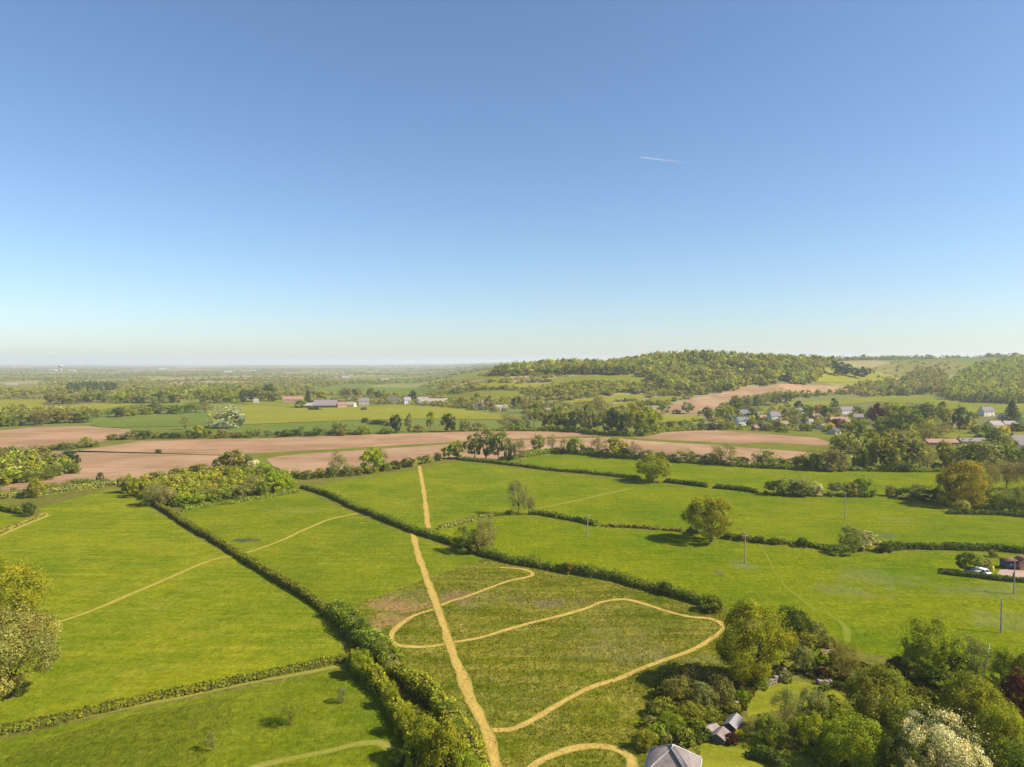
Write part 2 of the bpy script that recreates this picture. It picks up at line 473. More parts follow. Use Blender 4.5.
def hedge(line, width, height, col, label, seed=1, leaf=.22, dens=17.0, rag=.25, gap=0.0, name='hedge', wobble=.3):
    rng = np.random.default_rng(seed)
    P = smooth_line([tuple(W(*p)) for p in line], .8)
    seg = np.linalg.norm(np.diff(P[:, :2], axis=0), axis=1); s = np.r_[0, np.cumsum(seg)]
    tan = np.gradient(P[:, :2], axis=0); tan = tan / (np.linalg.norm(tan, axis=1, keepdims=True) + 1e-9)
    nor = np.c_[-tan[:, 1], tan[:, 0]]
    hh = height * (1 + rag * (.6 * vnoise(s, rng, 6.0) + .5 * vnoise(s, rng, 1.7)))
    ww = width * (1 + .28 * vnoise(s, rng, 4.0) + .12 * vnoise(s, rng, 1.3))
    off = wobble * vnoise(s, rng, 7.0)
    keep = (vnoise(s, rng, 5.0) + vnoise(s, rng, 2.0)) > (-2 + gap * 2.4)
    taper = np.clip(np.minimum(s, s[-1] - s) / 1.2, .25, 1); hh = hh * taper
    g = Geo()
    # woody inside
    prof = [(-.40, -.1), (-.42, .45), (-.24, .84), (.24, .84), (.42, .45), (.40, -.1)]
    V = np.stack([np.c_[P[:, 0] + nor[:, 0] * (a * ww + off), P[:, 1] + nor[:, 1] * (a * ww + off), P[:, 2] + b * hh] for a, b in prof], 1)
    m = len(prof); Fs = []
    for i in range(len(P) - 1):
        if keep[i] and keep[i + 1]:
            for k in range(m - 1): Fs.append([i * m + k, i * m + k + 1, (i + 1) * m + k + 1, (i + 1) * m + k])
    for i in range(len(P)):
        if keep[i] and (i == 0 or not keep[i - 1] or i == len(P) - 1 or not keep[i + 1]):
            Fs.append([i * m, i * m + 1, i * m + 4, i * m + 5]); Fs.append([i * m + 1, i * m + 2, i * m + 3, i * m + 4])
    if Fs: g.add(V.reshape(-1, 3), Fs, (1, 1, 1), 1)
    # leaf sprays on the outside
    n = int(s[-1] * (2 * height + width) * dens)
    u = rng.uniform(0, s[-1], n)
    i = np.searchsorted(s, u).clip(1, len(s) - 1) - 1
    ok = keep[i]; u = u[ok]; i = i[ok]; n = len(u)
    t = ((u - s[i]) / np.maximum(seg[i], 1e-6))[:, None]
    c = P[i] * (1 - t) + P[i + 1] * t
    th = rng.uniform(-.12, 1.12, n) * math.pi
    ca, sa = np.cos(th), np.sin(th)
    sx = np.sign(ca) * np.abs(ca) ** .6 * .5; sz = np.sign(sa) * np.abs(sa) ** .55
    rr = rng.uniform(.8, 1.14, n)
    lat = (sx * rr * ww[i] + off[i]); z = np.maximum(sz * rr * hh[i], .03)
    pos = np.c_[c[:, 0] + nor[i, 0] * lat, c[:, 1] + nor[i, 1] * lat, c[:, 2] + z]
    nr = np.c_[nor[i, 0] * ca, nor[i, 1] * ca, sa] + rng.normal(size=(n, 3)) * .55
    clump = (u / 1.1).astype(int)
    T = tints(rng, clump, clump.max() + 1 if n else 1, .16, .2)
    leaves(g, pos, nr, leaf, T, rng, 0)
    o = g.obj(name, [M_LEAF, M_CORE])
    c = C_[col]; o.color = (c[0] * 1.2, c[1] * 1.2, c[2], 1)
    tag(o, label, 'hedge')
    return o

# ------------------------------------------------------------------ masses of far trees (stuff)
FAR = []
for sd in range(8):
    rng = np.random.default_rng(900 + sd)
    g, _tk = make_crown(900 + sd, 170, .105, 'round' if sd < 4 else 'bush', 9, .10)
    V = np.concatenate(g.V); FAR.append((V, np.concatenate(g.T)))
FARC = []
for sd in range(2):
    g, _tk = make_crown(950 + sd, 130, .09, 'conifer'); FARC.append((np.concatenate(g.V), np.concatenate(g.T)))

def mass(name, label, cat, pts, hts, wds, cols, seed, protos=FAR):
    """a wood: many low-detail tree crowns in ONE mesh"""
    rng = np.random.default_rng(seed)
    g = Geo(); n = len(pts)
    for v in range(len(protos)):
        sel = np.nonzero(np.arange(n) % len(protos) == v)[0]
        if not len(sel): continue
        V, T = protos[v]; nq = len(V) // 4
        th = rng.uniform(0, 6.28, len(sel)); ca, sa = np.cos(th), np.sin(th)
        w = wds[sel]; h = hts[sel]
        X = (V[None, :, 0] * ca[:, None] - V[None, :, 1] * sa[:, None]) * w[:, None] + pts[sel, 0][:, None]
        Y = (V[None, :, 0] * sa[:, None] + V[None, :, 1] * ca[:, None]) * w[:, None] + pts[sel, 1][:, None]
        Z = V[None, :, 2] * h[:, None] + pts[sel, 2][:, None]
        VV = np.stack([X, Y, Z], 2).reshape(-1, 3)
        TT = (T[None] * cols[sel][:, None, :]).reshape(-1, 3)
        g.add(VV, np.arange(len(VV)).reshape(-1, 4), TT, 0)
    o = g.obj(name, [M_LEAF]); o.color = (1, 1, 1, 1)
    tag(o, label, cat, None, 'stuff')
    return o

def pick_cols(rng, names, n, P=None):
    A = np.array([C_[c] for c in names]); idx = rng.integers(0, len(A), n)
    if P is not None:
        s = rng.uniform(0, 6, 4); L = 38.0
        f = np.sin(P[:, 0] / L + s[0] + 1.5 * np.sin(P[:, 1] / (L * 1.3) + s[1])) + np.sin(P[:, 1] / (L * .8) + s[2] + 1.5 * np.sin(P[:, 0] / (L * .9) + s[3]))
        dr = ((f + 2) / 4 * len(A) * 1.5).astype(int) % len(A)
        idx = np.where(rng.random(n) < .62, dr, idx)
    c = A[idx] * .66 + A.mean(0) * .34
    return c * rng.uniform(.95, 1.5, (n, 1)) * np.array([1.04, 1.02, .85]) * (1 + rng.uniform(-.08, .08, (n, 3)))

def in_world_poly(poly_px, step, rng):
    """jittered points inside the ground area that a pixel outline covers"""
    B = [W(*p) for p in poly_px]
    xs = [b.x for b in B]; ys = [b.y for b in B]
    gx, gy = np.meshgrid(np.arange(min(xs), max(xs), step), np.arange(min(ys), max(ys), step))
    x = gx.ravel() + rng.uniform(-.48, .48, gx.size) * step; y = gy.ravel() + rng.uniform(-.48, .48, gx.size) * step
    k = inpoly(x, y, [(b.x, b.y) for b in B]); x, y = x[k], y[k]
    return np.c_[x, y, H(x, y)]
# ------------------------------------------------------------------ the ground
def ground_mat():
    t = NT('countryside')
    p = t.pos()
    near = t.mix(t.ramp(t.noise(p, .05, 5, .6), .35, .65), (.11, .115, .018), (.16, .16, .024))
    w = t.n('TexNoise'); w.inputs['Scale'].default_value = .004; w.inputs['Detail'].default_value = 2; t.l(p, w.inputs['Vector'])
    wv = t.n('Vector' + 'Math', operation='MULTIPLY_ADD'); wv.inputs[1].default_value = (130, 130, 0); t.l(w.outputs['Color'], wv.inputs[0]); t.l(p, wv.inputs[2])
    mp = t.n('Mapping'); mp.inputs['Scale'].default_value = (1 / 330, 1 / 420, 1); mp.inputs['Rotation'].default_value = (0, 0, .35); t.l(wv.outputs[0], mp.inputs[0])
    vo = t.n('TexVoronoi', voronoi_dimensions='2D'); vo.inputs['Scale'].default_value = 1.0; t.l(mp.outputs[0], vo.inputs['Vector'])
    sp = t.n('SeparateColor'); t.l(vo.outputs['Color'], sp.inputs[0])
    cr = t.n('ValToRGB'); cr.color_ramp.interpolation = 'CONSTANT'
    stops = [(0, (.165, .175, .030)), (.2, (.135, .165, .034)), (.36, (.215, .215, .045)), (.52, (.150, .145, .045)), (.62, (.34, .25, .14)), (.72, (.120, .145, .036)), (.80, (.27, .225, .10)), (.965, (.42, .36, .06))]
    e = cr.color_ramp.elements
    e[0].position, e[0].color = 0, (*stops[0][1], 1)
    e[1].position, e[1].color = stops[1][0], (*stops[1][1], 1)
    for ps, c in stops[2:]:
        q = e.new(ps); q.color = (*c, 1)
    t.l(sp.outputs[0], cr.inputs[0])
    far = t.mix(t.math('MULTIPLY', t.ramp(t.noise(p, .02, 5, .65), .4, .7), .4), cr.outputs[0], (.10, .11, .045))
    sx = t.n('SeparateXYZ'); t.l(p, sx.inputs[0])
    c = t.mix(t.ramp(sx.outputs[1], 560, 640), near, far)
    return t.diffuse(c, .95, t.noise(p, 1.2, 4, .7), .3, .8)

def build_ground():
    ys = np.r_[-250, -100, 0, 30, np.arange(40, 600, 20), np.arange(600, 2200, 9), np.geomspace(2200, 26000, 70)]
    us = np.r_[np.linspace(-4200, -500, 30)[:-1], np.linspace(-500, 1500, 260), np.linspace(1500, 5200, 30)[1:]]
    Yg, Ug = np.meshgrid(ys, us, indexing='ij')
    Xg = (Ug - CX) / F * np.maximum(Yg, 60)
    Z = H(Xg, Yg)
    ny, nu = Yg.shape
    i = (np.arange(ny - 1)[:, None] * nu + np.arange(nu - 1)[None, :]).ravel()
    g = Geo(); g.add(np.stack([Xg, Yg, Z], 2).reshape(-1, 3), np.stack([i, i + 1, i + nu + 1, i + nu], 1))
    o = g.obj('ground', ground_mat())
    tag(o, 'open farmland spreading from the meadows to the far horizon', 'ground', None, 'structure')
build_ground()

def drape(name, poly, mat, off, label, cat='field', world=False, rag=0.0, seed=0):
    """a sheet of ground with a pixel outline, laid on the terrain"""
    rnd = np.random.default_rng(seed + 5)
    B = [Vector(p) for p in poly] if world else [W(*p) for p in poly]
    if rag:
        Q = [tuple(b)[:2] for b in B]; out = []
        for a, b in zip(Q, Q[1:] + Q[:1]):
            d = math.dist(a, b); m = max(1, int(d / (rag * 2.5)))
            for k in range(m):
                f = k / m; out.append((a[0] + (b[0] - a[0]) * f + rnd.normal() * rag * .35, a[1] + (b[1] - a[1]) * f + rnd.normal() * rag * .35, 0))
        B = [Vector(p) for p in out]
    bm = bmesh.new()
    vs = [bm.verts.new((b.x, b.y, 0)) for b in B]
    for tri in tessellate_polygon([[Vector((b.x, b.y, 0)) for b in B]]):
        try: bm.faces.new([vs[k] for k in tri])
        except ValueError: pass
    ymax = max(b.y for b in B)
    if ymax > 590:
        st = 14 if ymax < 1500 else 40
        for ax in (0, 1):
            lo = min(b[ax] for b in B); hi = max(b[ax] for b in B)
            st2 = max(st, (hi - lo) / 90)
            c = lo + st2 * .5
            while c < hi:
                no = (1, 0, 0) if ax == 0 else (0, 1, 0)
                bmesh.ops.bisect_plane(bm, geom=bm.verts[:] + bm.edges[:] + bm.faces[:], plane_co=(c, c, 0), plane_no=no)
                c += st2
        off = off + .30
    for v in bm.verts: v.co.z = float(H(v.co.x, v.co.y)) + off
    bmesh.ops.recalc_face_normals(bm, faces=bm.faces[:])
    if sum(f.normal.z for f in bm.faces) < 0: bmesh.ops.reverse_faces(bm, faces=bm.faces[:])
    me = bpy.data.meshes.new(name); bm.to_mesh(me); bm.free(); me.materials.append(mat)
    o = link(name, me); tag(o, label, cat, None, 'structure')
    return o

def wp(px, py): v = W(px, py); return v.x, v.y

def spotpx(px, py, rx, ry, rot, col, amt): return (*wp(px, py), rx, ry, rot, col, amt)

A_D, A_M, A_P = (.092, .165, .006), (.165, .218, .008), (.31, .285, .035)
M_L1 = grass('pasture_west', A_D, A_M, A_P, .5, .52, .40)
M_BT = grass('pasture_front', (.075, .142, .006), (.132, .185, .008), (.25, .235, .03), -.5, .45, .5)
M_M1 = grass('pasture_middle', (.082, .152, .006), (.145, .200, .008), (.265, .245, .03), .2, .48, .45, spots=[spotpx(245, 541, 4.5, 2.2, 0, (.05, .06, .035), .8), spotpx(300, 511, 9, 4, 0, (.24, .22, .05), .4)])
M_M2 = grass('pasture_north', (.080, .155, .006), (.142, .200, .008), (.27, .245, .035), -.1, .45, .40)
RUSH = (.165, .17, .075)
M_R3 = grass('pasture_east', (.078, .152, .004), (.142, .198, .005), (.25, .245, .018), .15, .42, .5,
             spots=[spotpx(872, 577, 9, 7, 0, RUSH, .3), spotpx(845, 590, 8, 5, .4, RUSH, .3), spotpx(1012, 622, 10, 5, 0, RUSH, .3),
                    spotpx(745, 566, 3.2, 3.2, 0, RUSH, .5), spotpx(721, 573, 2.2, 1.5, 0, (.12, .10, .06), .6), spotpx(985, 590, 14, 5, .1, RUSH, .35)])
M_R2 = grass('pasture_east_upper', (.080, .152, .004), (.140, .195, .006), (.24, .24, .02), .1, .40, .45,
             spots=[spotpx(887, 535, 4, 4, 0, (.10, .12, .06), .6), spotpx(905, 521, 9, 5, .4, (.20, .17, .04), .35), spotpx(587, 537, 6, 5, 0, RUSH, .3)])
M_RM = grass('rough_meadow', (.078, .128, .005), (.145, .180, .009), (.34, .285, .065), .25, .9, .7, .05,
             spots=[spotpx(396, 605, 8.5, 4.5, .35, (.33, .19, .08), .75), spotpx(384, 621, 3.5, 8, .3, (.33, .20, .08), .7), spotpx(455, 597, 6, 4, 0, (.27, .14, .065), .7),
                    spotpx(555, 603, 6, 2.5, 0, (.17, .12, .08), .6), spotpx(618, 640, 8, 9, .3, (.25, .20, .075), .22), spotpx(640, 655, 14, 4, .2, (.24, .20, .075), .3),
                    spotpx(420, 596, 30, 5, .15, (.22, .19, .07), .3)], bump=.8)
M_LAWN = grass('lawn', (.135, .180, .014), (.175, .215, .018), (.25, .25, .05), .8, .25, .2, .1, bump=.1)
M_DK = grass('uncut_grass', (.082, .138, .008), (.122, .168, .010), (.20, .195, .03), .2, .4, .6, .06, bump=.6)
M_F1 = grass('far_pasture', (.120, .170, .018), (.155, .195, .024), (.19, .20, .05), 0, .3, .1, .012)
M_F2 = grass('far_pasture_pale', (.165, .200, .022), (.205, .225, .030), (.25, .24, .06), 0, .3, .1, .012)
M_F3 = grass('far_crop', (.085, .150, .030), (.110, .170, .034), (.15, .19, .05), 0, .3, .1, .012)
M_F4 = grass('chalk_slope', (.150, .155, .045), (.195, .190, .062), (.26, .23, .10), 0, .4, .3, .02)
M_S1 = soil('ploughed_soil', (.270, .158, .084), (.325, .200, .112), .10)
M_S2 = soil('ploughed_soil_dry', (.275, .165, .090), (.330, .208, .120), -.05)
M_TR = grass('field_margin', (.105, .125, .022), (.150, .160, .030), (.24, .21, .07), 0, .5, .5)

R_ = 2000
# everything this side of the ploughed land first lies on one big meadow sheet, the fields a few mm higher
drape('meadow_margin', [(-420, 800), (-420, 500), (0, 494), (110, 482), (190, 470), (296, 475), (440, 458), (505, 464), (640, 466), (760, 470), (1100, 470), (1400, 500), (1500, 800)], M_TR, .010, 'long pale grass margins between the nearby pastures')
L1 = [(-140, 590), (0, 534), (46, 516), (38, 508), (110, 489), (124, 493), (150, 507), (200, 540), (240, 561), (300, 597), (335, 624), (349, 660), (250, 682), (101, 711), (0, 735), (-140, 775)]
drape('west_pasture', L1, M_L1, .020, 'large mown green pasture left of the straight hedge')
drape('west_corner_pasture', [(-200, 560), (-60, 525), (0, 510), (28, 514), (46, 516), (0, 533), (-140, 590)], M_L1, .021, 'small green pasture corner at the left edge')
BT = [(-140, 790), (0, 741), (120, 713), (250, 688), (350, 667), (372, 690), (400, 718), (412, 740), (418, 800), (-140, 900)]
drape('front_pasture', BT, M_BT, .020, 'green pasture below the low hedge at the bottom left')
drape('uncut_grass', [(15, 752), (60, 734), (150, 712), (232, 699), (236, 722), (215, 738), (208, 767), (190, 800), (-30, 800)], M_DK, .030, 'band of darker uncut grass in the front pasture', rag=.8)
M1 = [(178, 511), (303, 491), (356, 514), (412, 535), (455, 549), (484, 559), (432, 577), (362, 602), (345, 612), (318, 597), (262, 566), (222, 545)]
drape('middle_pasture', M1, M_M1, .020, 'green pasture between the two diagonal hedges')
M2 = [(300, 488), (360, 477), (420, 469), (458, 461), (520, 469), (652, 485), (640, 530), (520, 514), (440, 527), (420, 533), (356, 510)]
drape('north_pasture', [(300, 488), (360, 477), (420, 469), (458, 461), (512, 468), (640, 483), (760, 490), (950, 500), (1060, 508), (1060, 556), (950, 551), (850, 551), (769, 545), (680, 531), (600, 526), (510, 514), (440, 528), (420, 533), (356, 511)], M_R2, .018, 'wide bright pasture with the oak trees')
drape('north_west_pasture', [(300, 488), (360, 477), (420, 469), (458, 461), (512, 468), (540, 472), (520, 500), (508, 514), (440, 528), (420, 533), (356, 511)], M_M2, .020, 'mown pasture crossed by the straight path')
drape('far_pasture', [(456, 459.5), (508, 463), (540, 455), (575, 454), (612, 457.5), (660, 461), (712, 465), (760, 469), (830, 471), (1060, 472), (1060, 505), (960, 498), (760, 489), (640, 481), (545, 470)], M_R2, .075, 'strip of bright pasture below the ploughed fields')
drape('east_pasture', [(420, 534), (440, 529), (510, 515), (600, 527), (680, 532), (769, 546), (850, 553), (950, 552), (1060, 557), (1200, 600), (1200, 690), (1010, 690), (960, 672), (850, 650), (740, 612), (640, 585), (563, 570), (480, 550)], M_R3, .022, 'bright green pasture right of the long diagonal hedge')
RM = [(362, 602), (432, 577), (484, 559), (563, 573), (640, 590), (726, 612), (760, 650), (760, 690), (700, 760), (640, 820), (480, 820), (466, 760), (432, 712), (405, 684), (372, 646), (352, 618)]
drape('rough_meadow', RM, M_RM, .020, 'tussocky meadow with mown looping paths')

# ploughed land
drape('ploughed_field', [(-120, 434), (0, 431), (38, 427), (84, 426.5), (128, 429.5), (139, 435), (110, 441), (78, 446), (46, 449), (0, 452), (-120, 458)], M_S1, .05, 'pinkish ploughed field at the left edge')
drape('ploughed_field', [(70, 452), (96, 448), (142, 441), (260, 438.5), (377, 434.5), (489, 431), (525, 430), (560, 431), (612, 436), (560, 437), (468, 441.2), (352, 448), (250, 453.4), (213, 454.6), (76, 450.5)], M_S1, .05, 'long ploughed strip below the tree belt')
drape('ploughed_field', [(20, 455), (46, 451.8), (76, 451.6), (213, 455.6), (240, 456), (220, 475), (120, 485), (0, 496), (-120, 502), (-120, 488), (0, 484), (60, 476), (30, 465)], M_S2, .05, 'ploughed field behind the young plantation')
drape('ploughed_field', [(266, 459), (280, 456), (301, 454), (402, 447.6), (471, 442.6), (560, 438.5), (612, 437.6), (640, 440.5), (711, 445), (812, 452.5), (803, 459), (760, 468), (640, 462), (500, 460), (440, 458), (392, 463), (334, 470), (296, 475), (277, 470)], M_S2, .05, 'ploughed field behind the near hedgerow')
drape('ploughed_field', [(632, 437), (675, 429.5), (700, 429.5), (718, 430.5), (759, 433.5), (815, 437.5), (832, 443), (826, 445.5), (764, 442.5), (739, 443.6), (660, 439.5)], M_S1, .05, 'ploughed field in front of the village')
drape('ploughed_hillside', [(655, 409.5), (678, 403), (703, 396.8), (744, 388.2), (764, 387), (815, 385), (855, 386.8), (848, 391), (802, 394.8), (764, 394.8), (735, 401), (718, 407.5), (700, 414), (680, 413.5), (657, 412.6)], M_S2, .05, 'pale brown ploughed slope under the wooded hill')
drape('ploughed_field', [(497, 402), (513, 399.5), (524, 401), (520, 404.5), (499, 405)], M_S1, .05, 'small brown field beside the white cottages')

FIELDS = [
 ([(91, 424.5), (109, 418.6), (150, 415.5), (208, 413.5), (207, 424), (178, 426.5), (101, 428)], M_F3, 'deep green field beyond the left ploughed field'),
 ([(43, 408), (89, 404), (142, 404), (101, 410), (51, 410.5)], M_F2, 'thin pale green field between the tree belts'),
 ([(-60, 400), (48, 399.5), (40, 407), (-60, 408)], M_F2, 'pale green field at the left edge'),
 ([(205, 411), (262, 403), (320, 408), (358, 407), (407, 405), (458, 409), (512, 416), (505, 420), (430, 419), (392, 419.5), (352, 420.5), (250, 424.5), (215, 425)], M_F2, 'broad pale green field in front of the farm'),
 ([(130, 433), (205, 426.5), (250, 425.6), (352, 421.5), (392, 427), (400, 433), (250, 435.5), (150, 437)], M_F3, 'darker green strip above the long ploughed field'),
 ([(311, 388), (345, 385.5), (420, 387), (440, 390), (432, 396), (320, 395)], M_F3, 'deep green field behind the farm'),
 ([(448, 378.5), (478, 376.5), (505, 378), (500, 382), (455, 383)], M_F2, 'yellow-green field at the foot of the hill'),
 ([(443, 397), (476, 391), (515, 391), (528, 396), (520, 400), (448, 402)], M_F1, 'green field above the white cottages'),
 ([(480, 383), (532, 384.5), (562, 382.5), (560, 386.5), (530, 389), (480, 389)], M_F2, 'narrow yellow-green field on the lower slope'),
 ([(548, 379), (584, 375.8), (640, 375.5), (652, 381), (640, 385), (600, 383.5), (560, 386)], M_F1, 'green field under the hilltop wood'),
 ([(548, 404), (590, 398), (627, 394.6), (650, 396), (642, 399), (601, 403.5), (570, 407)], M_F2, 'long light green field on the lower hillside'),
 ([(637, 401), (658, 397), (679, 395.8), (676, 400.5), (655, 404), (604, 408.5), (606, 405)], M_F1, 'green wedge field beside the ploughed slope'),
 ([(640, 417), (660, 415), (700, 416), (705, 421), (670, 423), (650, 424)], M_F2, 'yellow-green paddock at the edge of the village'),
 ([(760, 409), (794, 402.5), (886, 396), (939, 394.6), (945, 401), (1024, 405.8), (1100, 408), (1100, 416), (1024, 413), (972, 414.5), (925, 404.5), (880, 402), (825, 406), (785, 413), (745, 416)], M_F1, 'green strip of pasture above the village'),
 ([(815, 382), (820, 373), (836, 366), (872, 371), (898, 378), (876, 383)], M_F2, 'yellow-green clearing on the wooded hillside'),
 ([(868, 369), (900, 362), (942, 360.5), (972, 363), (962, 373), (939, 376), (906, 379), (890, 374)], M_F4, 'pale grazed downland slope'),
 ([(900, 433), (960, 424), (1010, 424), (1040, 430), (1040, 445), (960, 440)], M_F1, 'garden grass among the village houses'),
 ([(-60, 385), (30, 384), (70, 388), (-10, 392), (-60, 392)], M_F4, 'straw coloured field on the far plain'),
 ([(240, 395), (290, 402), (330, 404), (300, 408), (230, 403)], M_F1, 'green paddock beside the pink farmhouse'),
 ([(318, 380), (360, 377.5), (455, 376.6), (440, 378.4), (350, 380.6)], M_F4, 'thin straw coloured field on the far plain'),
]
for i, (p, m, lb) in enumerate(FIELDS):
    drape('distant_field', p, m, .05 + .012 * i, lb)
CLEAR = [p for p, _, _ in FIELDS] + [[(650, 413), (678, 402), (703, 396), (744, 387.5), (764, 386), (815, 384), (858, 386), (850, 392), (802, 396), (764, 396), (735, 403), (718, 409), (700, 417), (657, 416)]]

# ------------------------------------------------------------------ paths
def path_mat(name, straw, dark, g1, edge0=.45, edge1=1.0, cover=1.0):
    t = NT(name)
    at = t.n('Attribute', attribute_name='across')
    p = t.pos()
    n1 = t.noise(p, .55, 6, .75); n2 = t.noise(p, .18, 4, .6)
    c = t.mix(t.ramp(n1, .35, .65), dark, straw)
    gcol = t.mix(t.ramp(t.noise(p, .8, 5, .7), .35, .65), tuple(v * .75 for v in g1), g1)
    e = t.math('ADD', at.outputs['Fac'], t.math('MULTIPLY', t.math('SUBTRACT', n1, .5), 1.5))
    n3 = t.noise(p, 2.2, 5, .8)
    e = t.math('ADD', e, t.math('MULTIPLY', t.math('SUBTRACT', n3, .5), 1.3))
    c = t.mix(1.0, c, t.mix(t.ramp(n3, .36, .64), (.74, .76, .74), (1.2, 1.17, 1.15)), 'MULTIPLY')
    f = t.ramp(e, edge0, edge1)
    f2 = t.math('MAXIMUM', f, t.math('MULTIPLY', t.ramp(n2, .45, .70), 1 - cover))
    return t.diffuse(t.mix(f2, c, gcol), .95, t.noise(p, 2.5, 4, .7), .3, .5)

PATHS = []
def path(pts, width, mat, label, off=.045, seed=0, name='path', wn=.15):
    rng = np.random.default_rng(seed + 40)
    P = smooth_line([tuple(W(*p)) for p in pts], .9)
    t = np.gradient(P[:, :2], axis=0); t /= np.linalg.norm(t, axis=1, keepdims=True) + 1e-9
    nr = np.c_[-t[:, 1], t[:, 0]]
    s = np.r_[0, np.cumsum(np.linalg.norm(np.diff(P[:, :2], axis=0), axis=1))]
    wd = np.broadcast_to(np.interp(np.arange(len(P)), np.linspace(0, len(P) - 1, len(width)), width) if isinstance(width, (list, tuple)) else width, len(P))
    wl = wd * (.5 + wn * vnoise(s, rng, 5.0) + .08 * vnoise(s, rng, 1.5)) * 1.25
    wr = wd * (.5 + wn * vnoise(s, rng, 5.0) + .08 * vnoise(s, rng, 1.5)) * 1.25
    fr = [(-1, 1.), (-.8, .62), (-.45, .25), (0, 0.), (.45, .25), (.8, .62), (1, 1.)]
    PATHS.append((P[:, :2], float(np.max(wd))))
    V, A = [], []
    for a, e in fr:
        w = wl if a < 0 else wr
        V.append(np.c_[P[:, 0] + nr[:, 0] * a * w, P[:, 1] + nr[:, 1] * a * w, P[:, 2] + off]); A.append(np.full(len(P), e))
    V = np.stack(V, 1); A = np.stack(A, 1); m = len(fr)
    i = (np.arange(len(P) - 1)[:, None] * m + np.arange(m - 1)[None, :]).ravel()
    g = Geo(); g.add(V.reshape(-1, 3), np.stack([i, i + 1, i + m + 1, i + m], 1))
    me = g.mesh(name, [mat])
    at = me.attributes.new('across', 'FLOAT', 'POINT'); at.data.foreach_set('value', A.ravel().astype(np.float32))
    o = link(name, me); tag(o, label, 'path', None, 'structure')
    if sum(me.polygons[k].normal.z for k in range(min(20, len(me.polygons)))) < 0: me.flip_normals()
    return o

M_P1 = path_mat('mown_straw_path', (.51, .345, .088), (.35, .235, .060), (.16, .18, .02), .42, .95, .9)
M_P2 = path_mat('worn_grass_path', (.40, .30, .065), (.27, .235, .035), (.185, .185, .018), .35, .95, .9)
M_P4 = path_mat('trodden_grass', (.215, .22, .03), (.165, .19, .015), (.13, .18, .008), .1, .85, .55)
M_P3 = path_mat('faint_grass_path', (.27, .245, .055), (.215, .21, .028), (.185, .19, .016), .2, .9, .6)
path([(419.5, 466), (421, 476), (424, 492), (426, 510), (428.5, 528)], 1.6, M_P1, 'straw coloured mown path running straight across the north pasture', seed=1)
path([(412.5, 532), (417, 550), (422, 566), (428.5, 583), (436, 604), (443, 624), (452, 650), (462, 676), (471, 698), (480, 717), (489, 738), (496, 770), (500, 800)], 1.6, M_P1, 'wide straw coloured mown path running straight through the meadows', seed=2, off=.06)
path([(437, 607), (452, 601), (466, 597), (489, 588), (509, 581), (526, 577.5), (533, 574), (524, 569.5), (500, 567.5)], 1.0, M_P1, 'short curling mown path at the top of the rough meadow', seed=3)
path([(440, 608), (425, 612), (412.5, 616.5), (400, 625), (392, 634), (393, 642), (402, 646), (428, 647), (450, 643), (480, 637.5), (509, 629), (539, 621), (579, 610.5), (605, 601.5), (626, 599.5), (648, 605), (669, 612), (690, 617), (711, 619), (722, 625), (720, 632), (700, 646), (674, 657), (642, 668.5), (621, 678), (592, 687), (568, 699), (540, 716), (516, 728), (503, 730), (490, 730)], 1.08, M_P1, 'long mown path looping round the rough meadow', seed=4, off=.05)
path([(523, 774), (533, 765), (547, 757), (571, 749), (595, 745.5), (613, 748), (627, 755), (632, 764), (632, 790)], 1.25, M_P1, 'curved mown path ending beside the slate roofed house', seed=5)
path([(40, 630), (51, 625), (76, 616.5), (102, 606.5), (142, 589.5), (178, 574), (203, 563), (222, 557.5), (234, 556)], 1.25, M_P2, 'narrow trodden path across the left pasture', seed=6)
path([(246, 553), (262, 547.5), (280, 541), (306, 529), (324, 521.5), (339, 517), (357, 513.5)], 1.3, M_P2, 'narrow trodden path across the middle pasture', seed=7)
path([(537, 508.5), (560, 504), (584, 499), (605, 494), (628, 489)], 1.4, M_P3, 'faint pale path towards the oak beside the upper hedge', seed=9)
path([(757, 540), (767, 556), (776, 574), (787, 588), (800, 598), (812, 608), (826, 614), (838, 620), (846, 629), (848, 642)], [.45, .5, .5, .9, 1.4], M_P4, 'faint trodden line bending down to the garden trees', seed=10)
path([(240, 772), (262, 765), (300, 757), (335, 749.5), (362, 743.5), (380, 743), (392, 750)], 1.3, M_P3, 'pale mown line curving across the front pasture', seed=11, off=.05)
path([(-10, 737), (60, 722), (120, 709.5), (200, 693), (262, 681), (350, 664)], 1.2, M_P3, 'pale grass strip along the low front hedge', seed=12, off=.05)
path([(0, 536), (20, 527), (40, 519), (49, 515)], 1.5, M_P2, 'pale strip beside the short hedge at the left edge', seed=13, off=.05)

# garden lawns
drape('lawn', [(744, 696), (760, 684), (790, 680), (816, 684), (836, 690), (846, 700), (830, 706), (800, 706), (770, 712), (748, 716)], M_LAWN, .035, 'bright mown lawn beside the stone walls', 'lawn')
drape('lawn', [(700, 745), (716, 735), (742, 740), (765, 732), (780, 740), (800, 752), (826, 790), (690, 800), (700, 770)], M_LAWN, .035, 'mown lawn beside the slate roofed house', 'lawn')
drape('lawn', [(893, 694), (905, 688), (940, 690), (952, 702), (930, 716), (900, 716)], M_LAWN, .035, 'lawn between the chestnut and the blossom tree', 'lawn')
M_GRAV = soil('gravel_yard', (.42, .30, .22), (.50, .37, .28), .2)
drape('gravel_yard', [(995, 577), (1000, 570), (1020, 568), (1060, 571), (1060, 584), (1024, 580)], M_GRAV, .04, 'pinkish gravel yard at the right edge', 'yard')
drape('dirt_road', [(915, 442), (930, 438), (960, 440), (990, 448), (1020, 452), (1020, 455), (985, 450), (950, 443.5), (925, 444.5)], M_GRAV, .08, 'pale lane among the village houses', 'road')
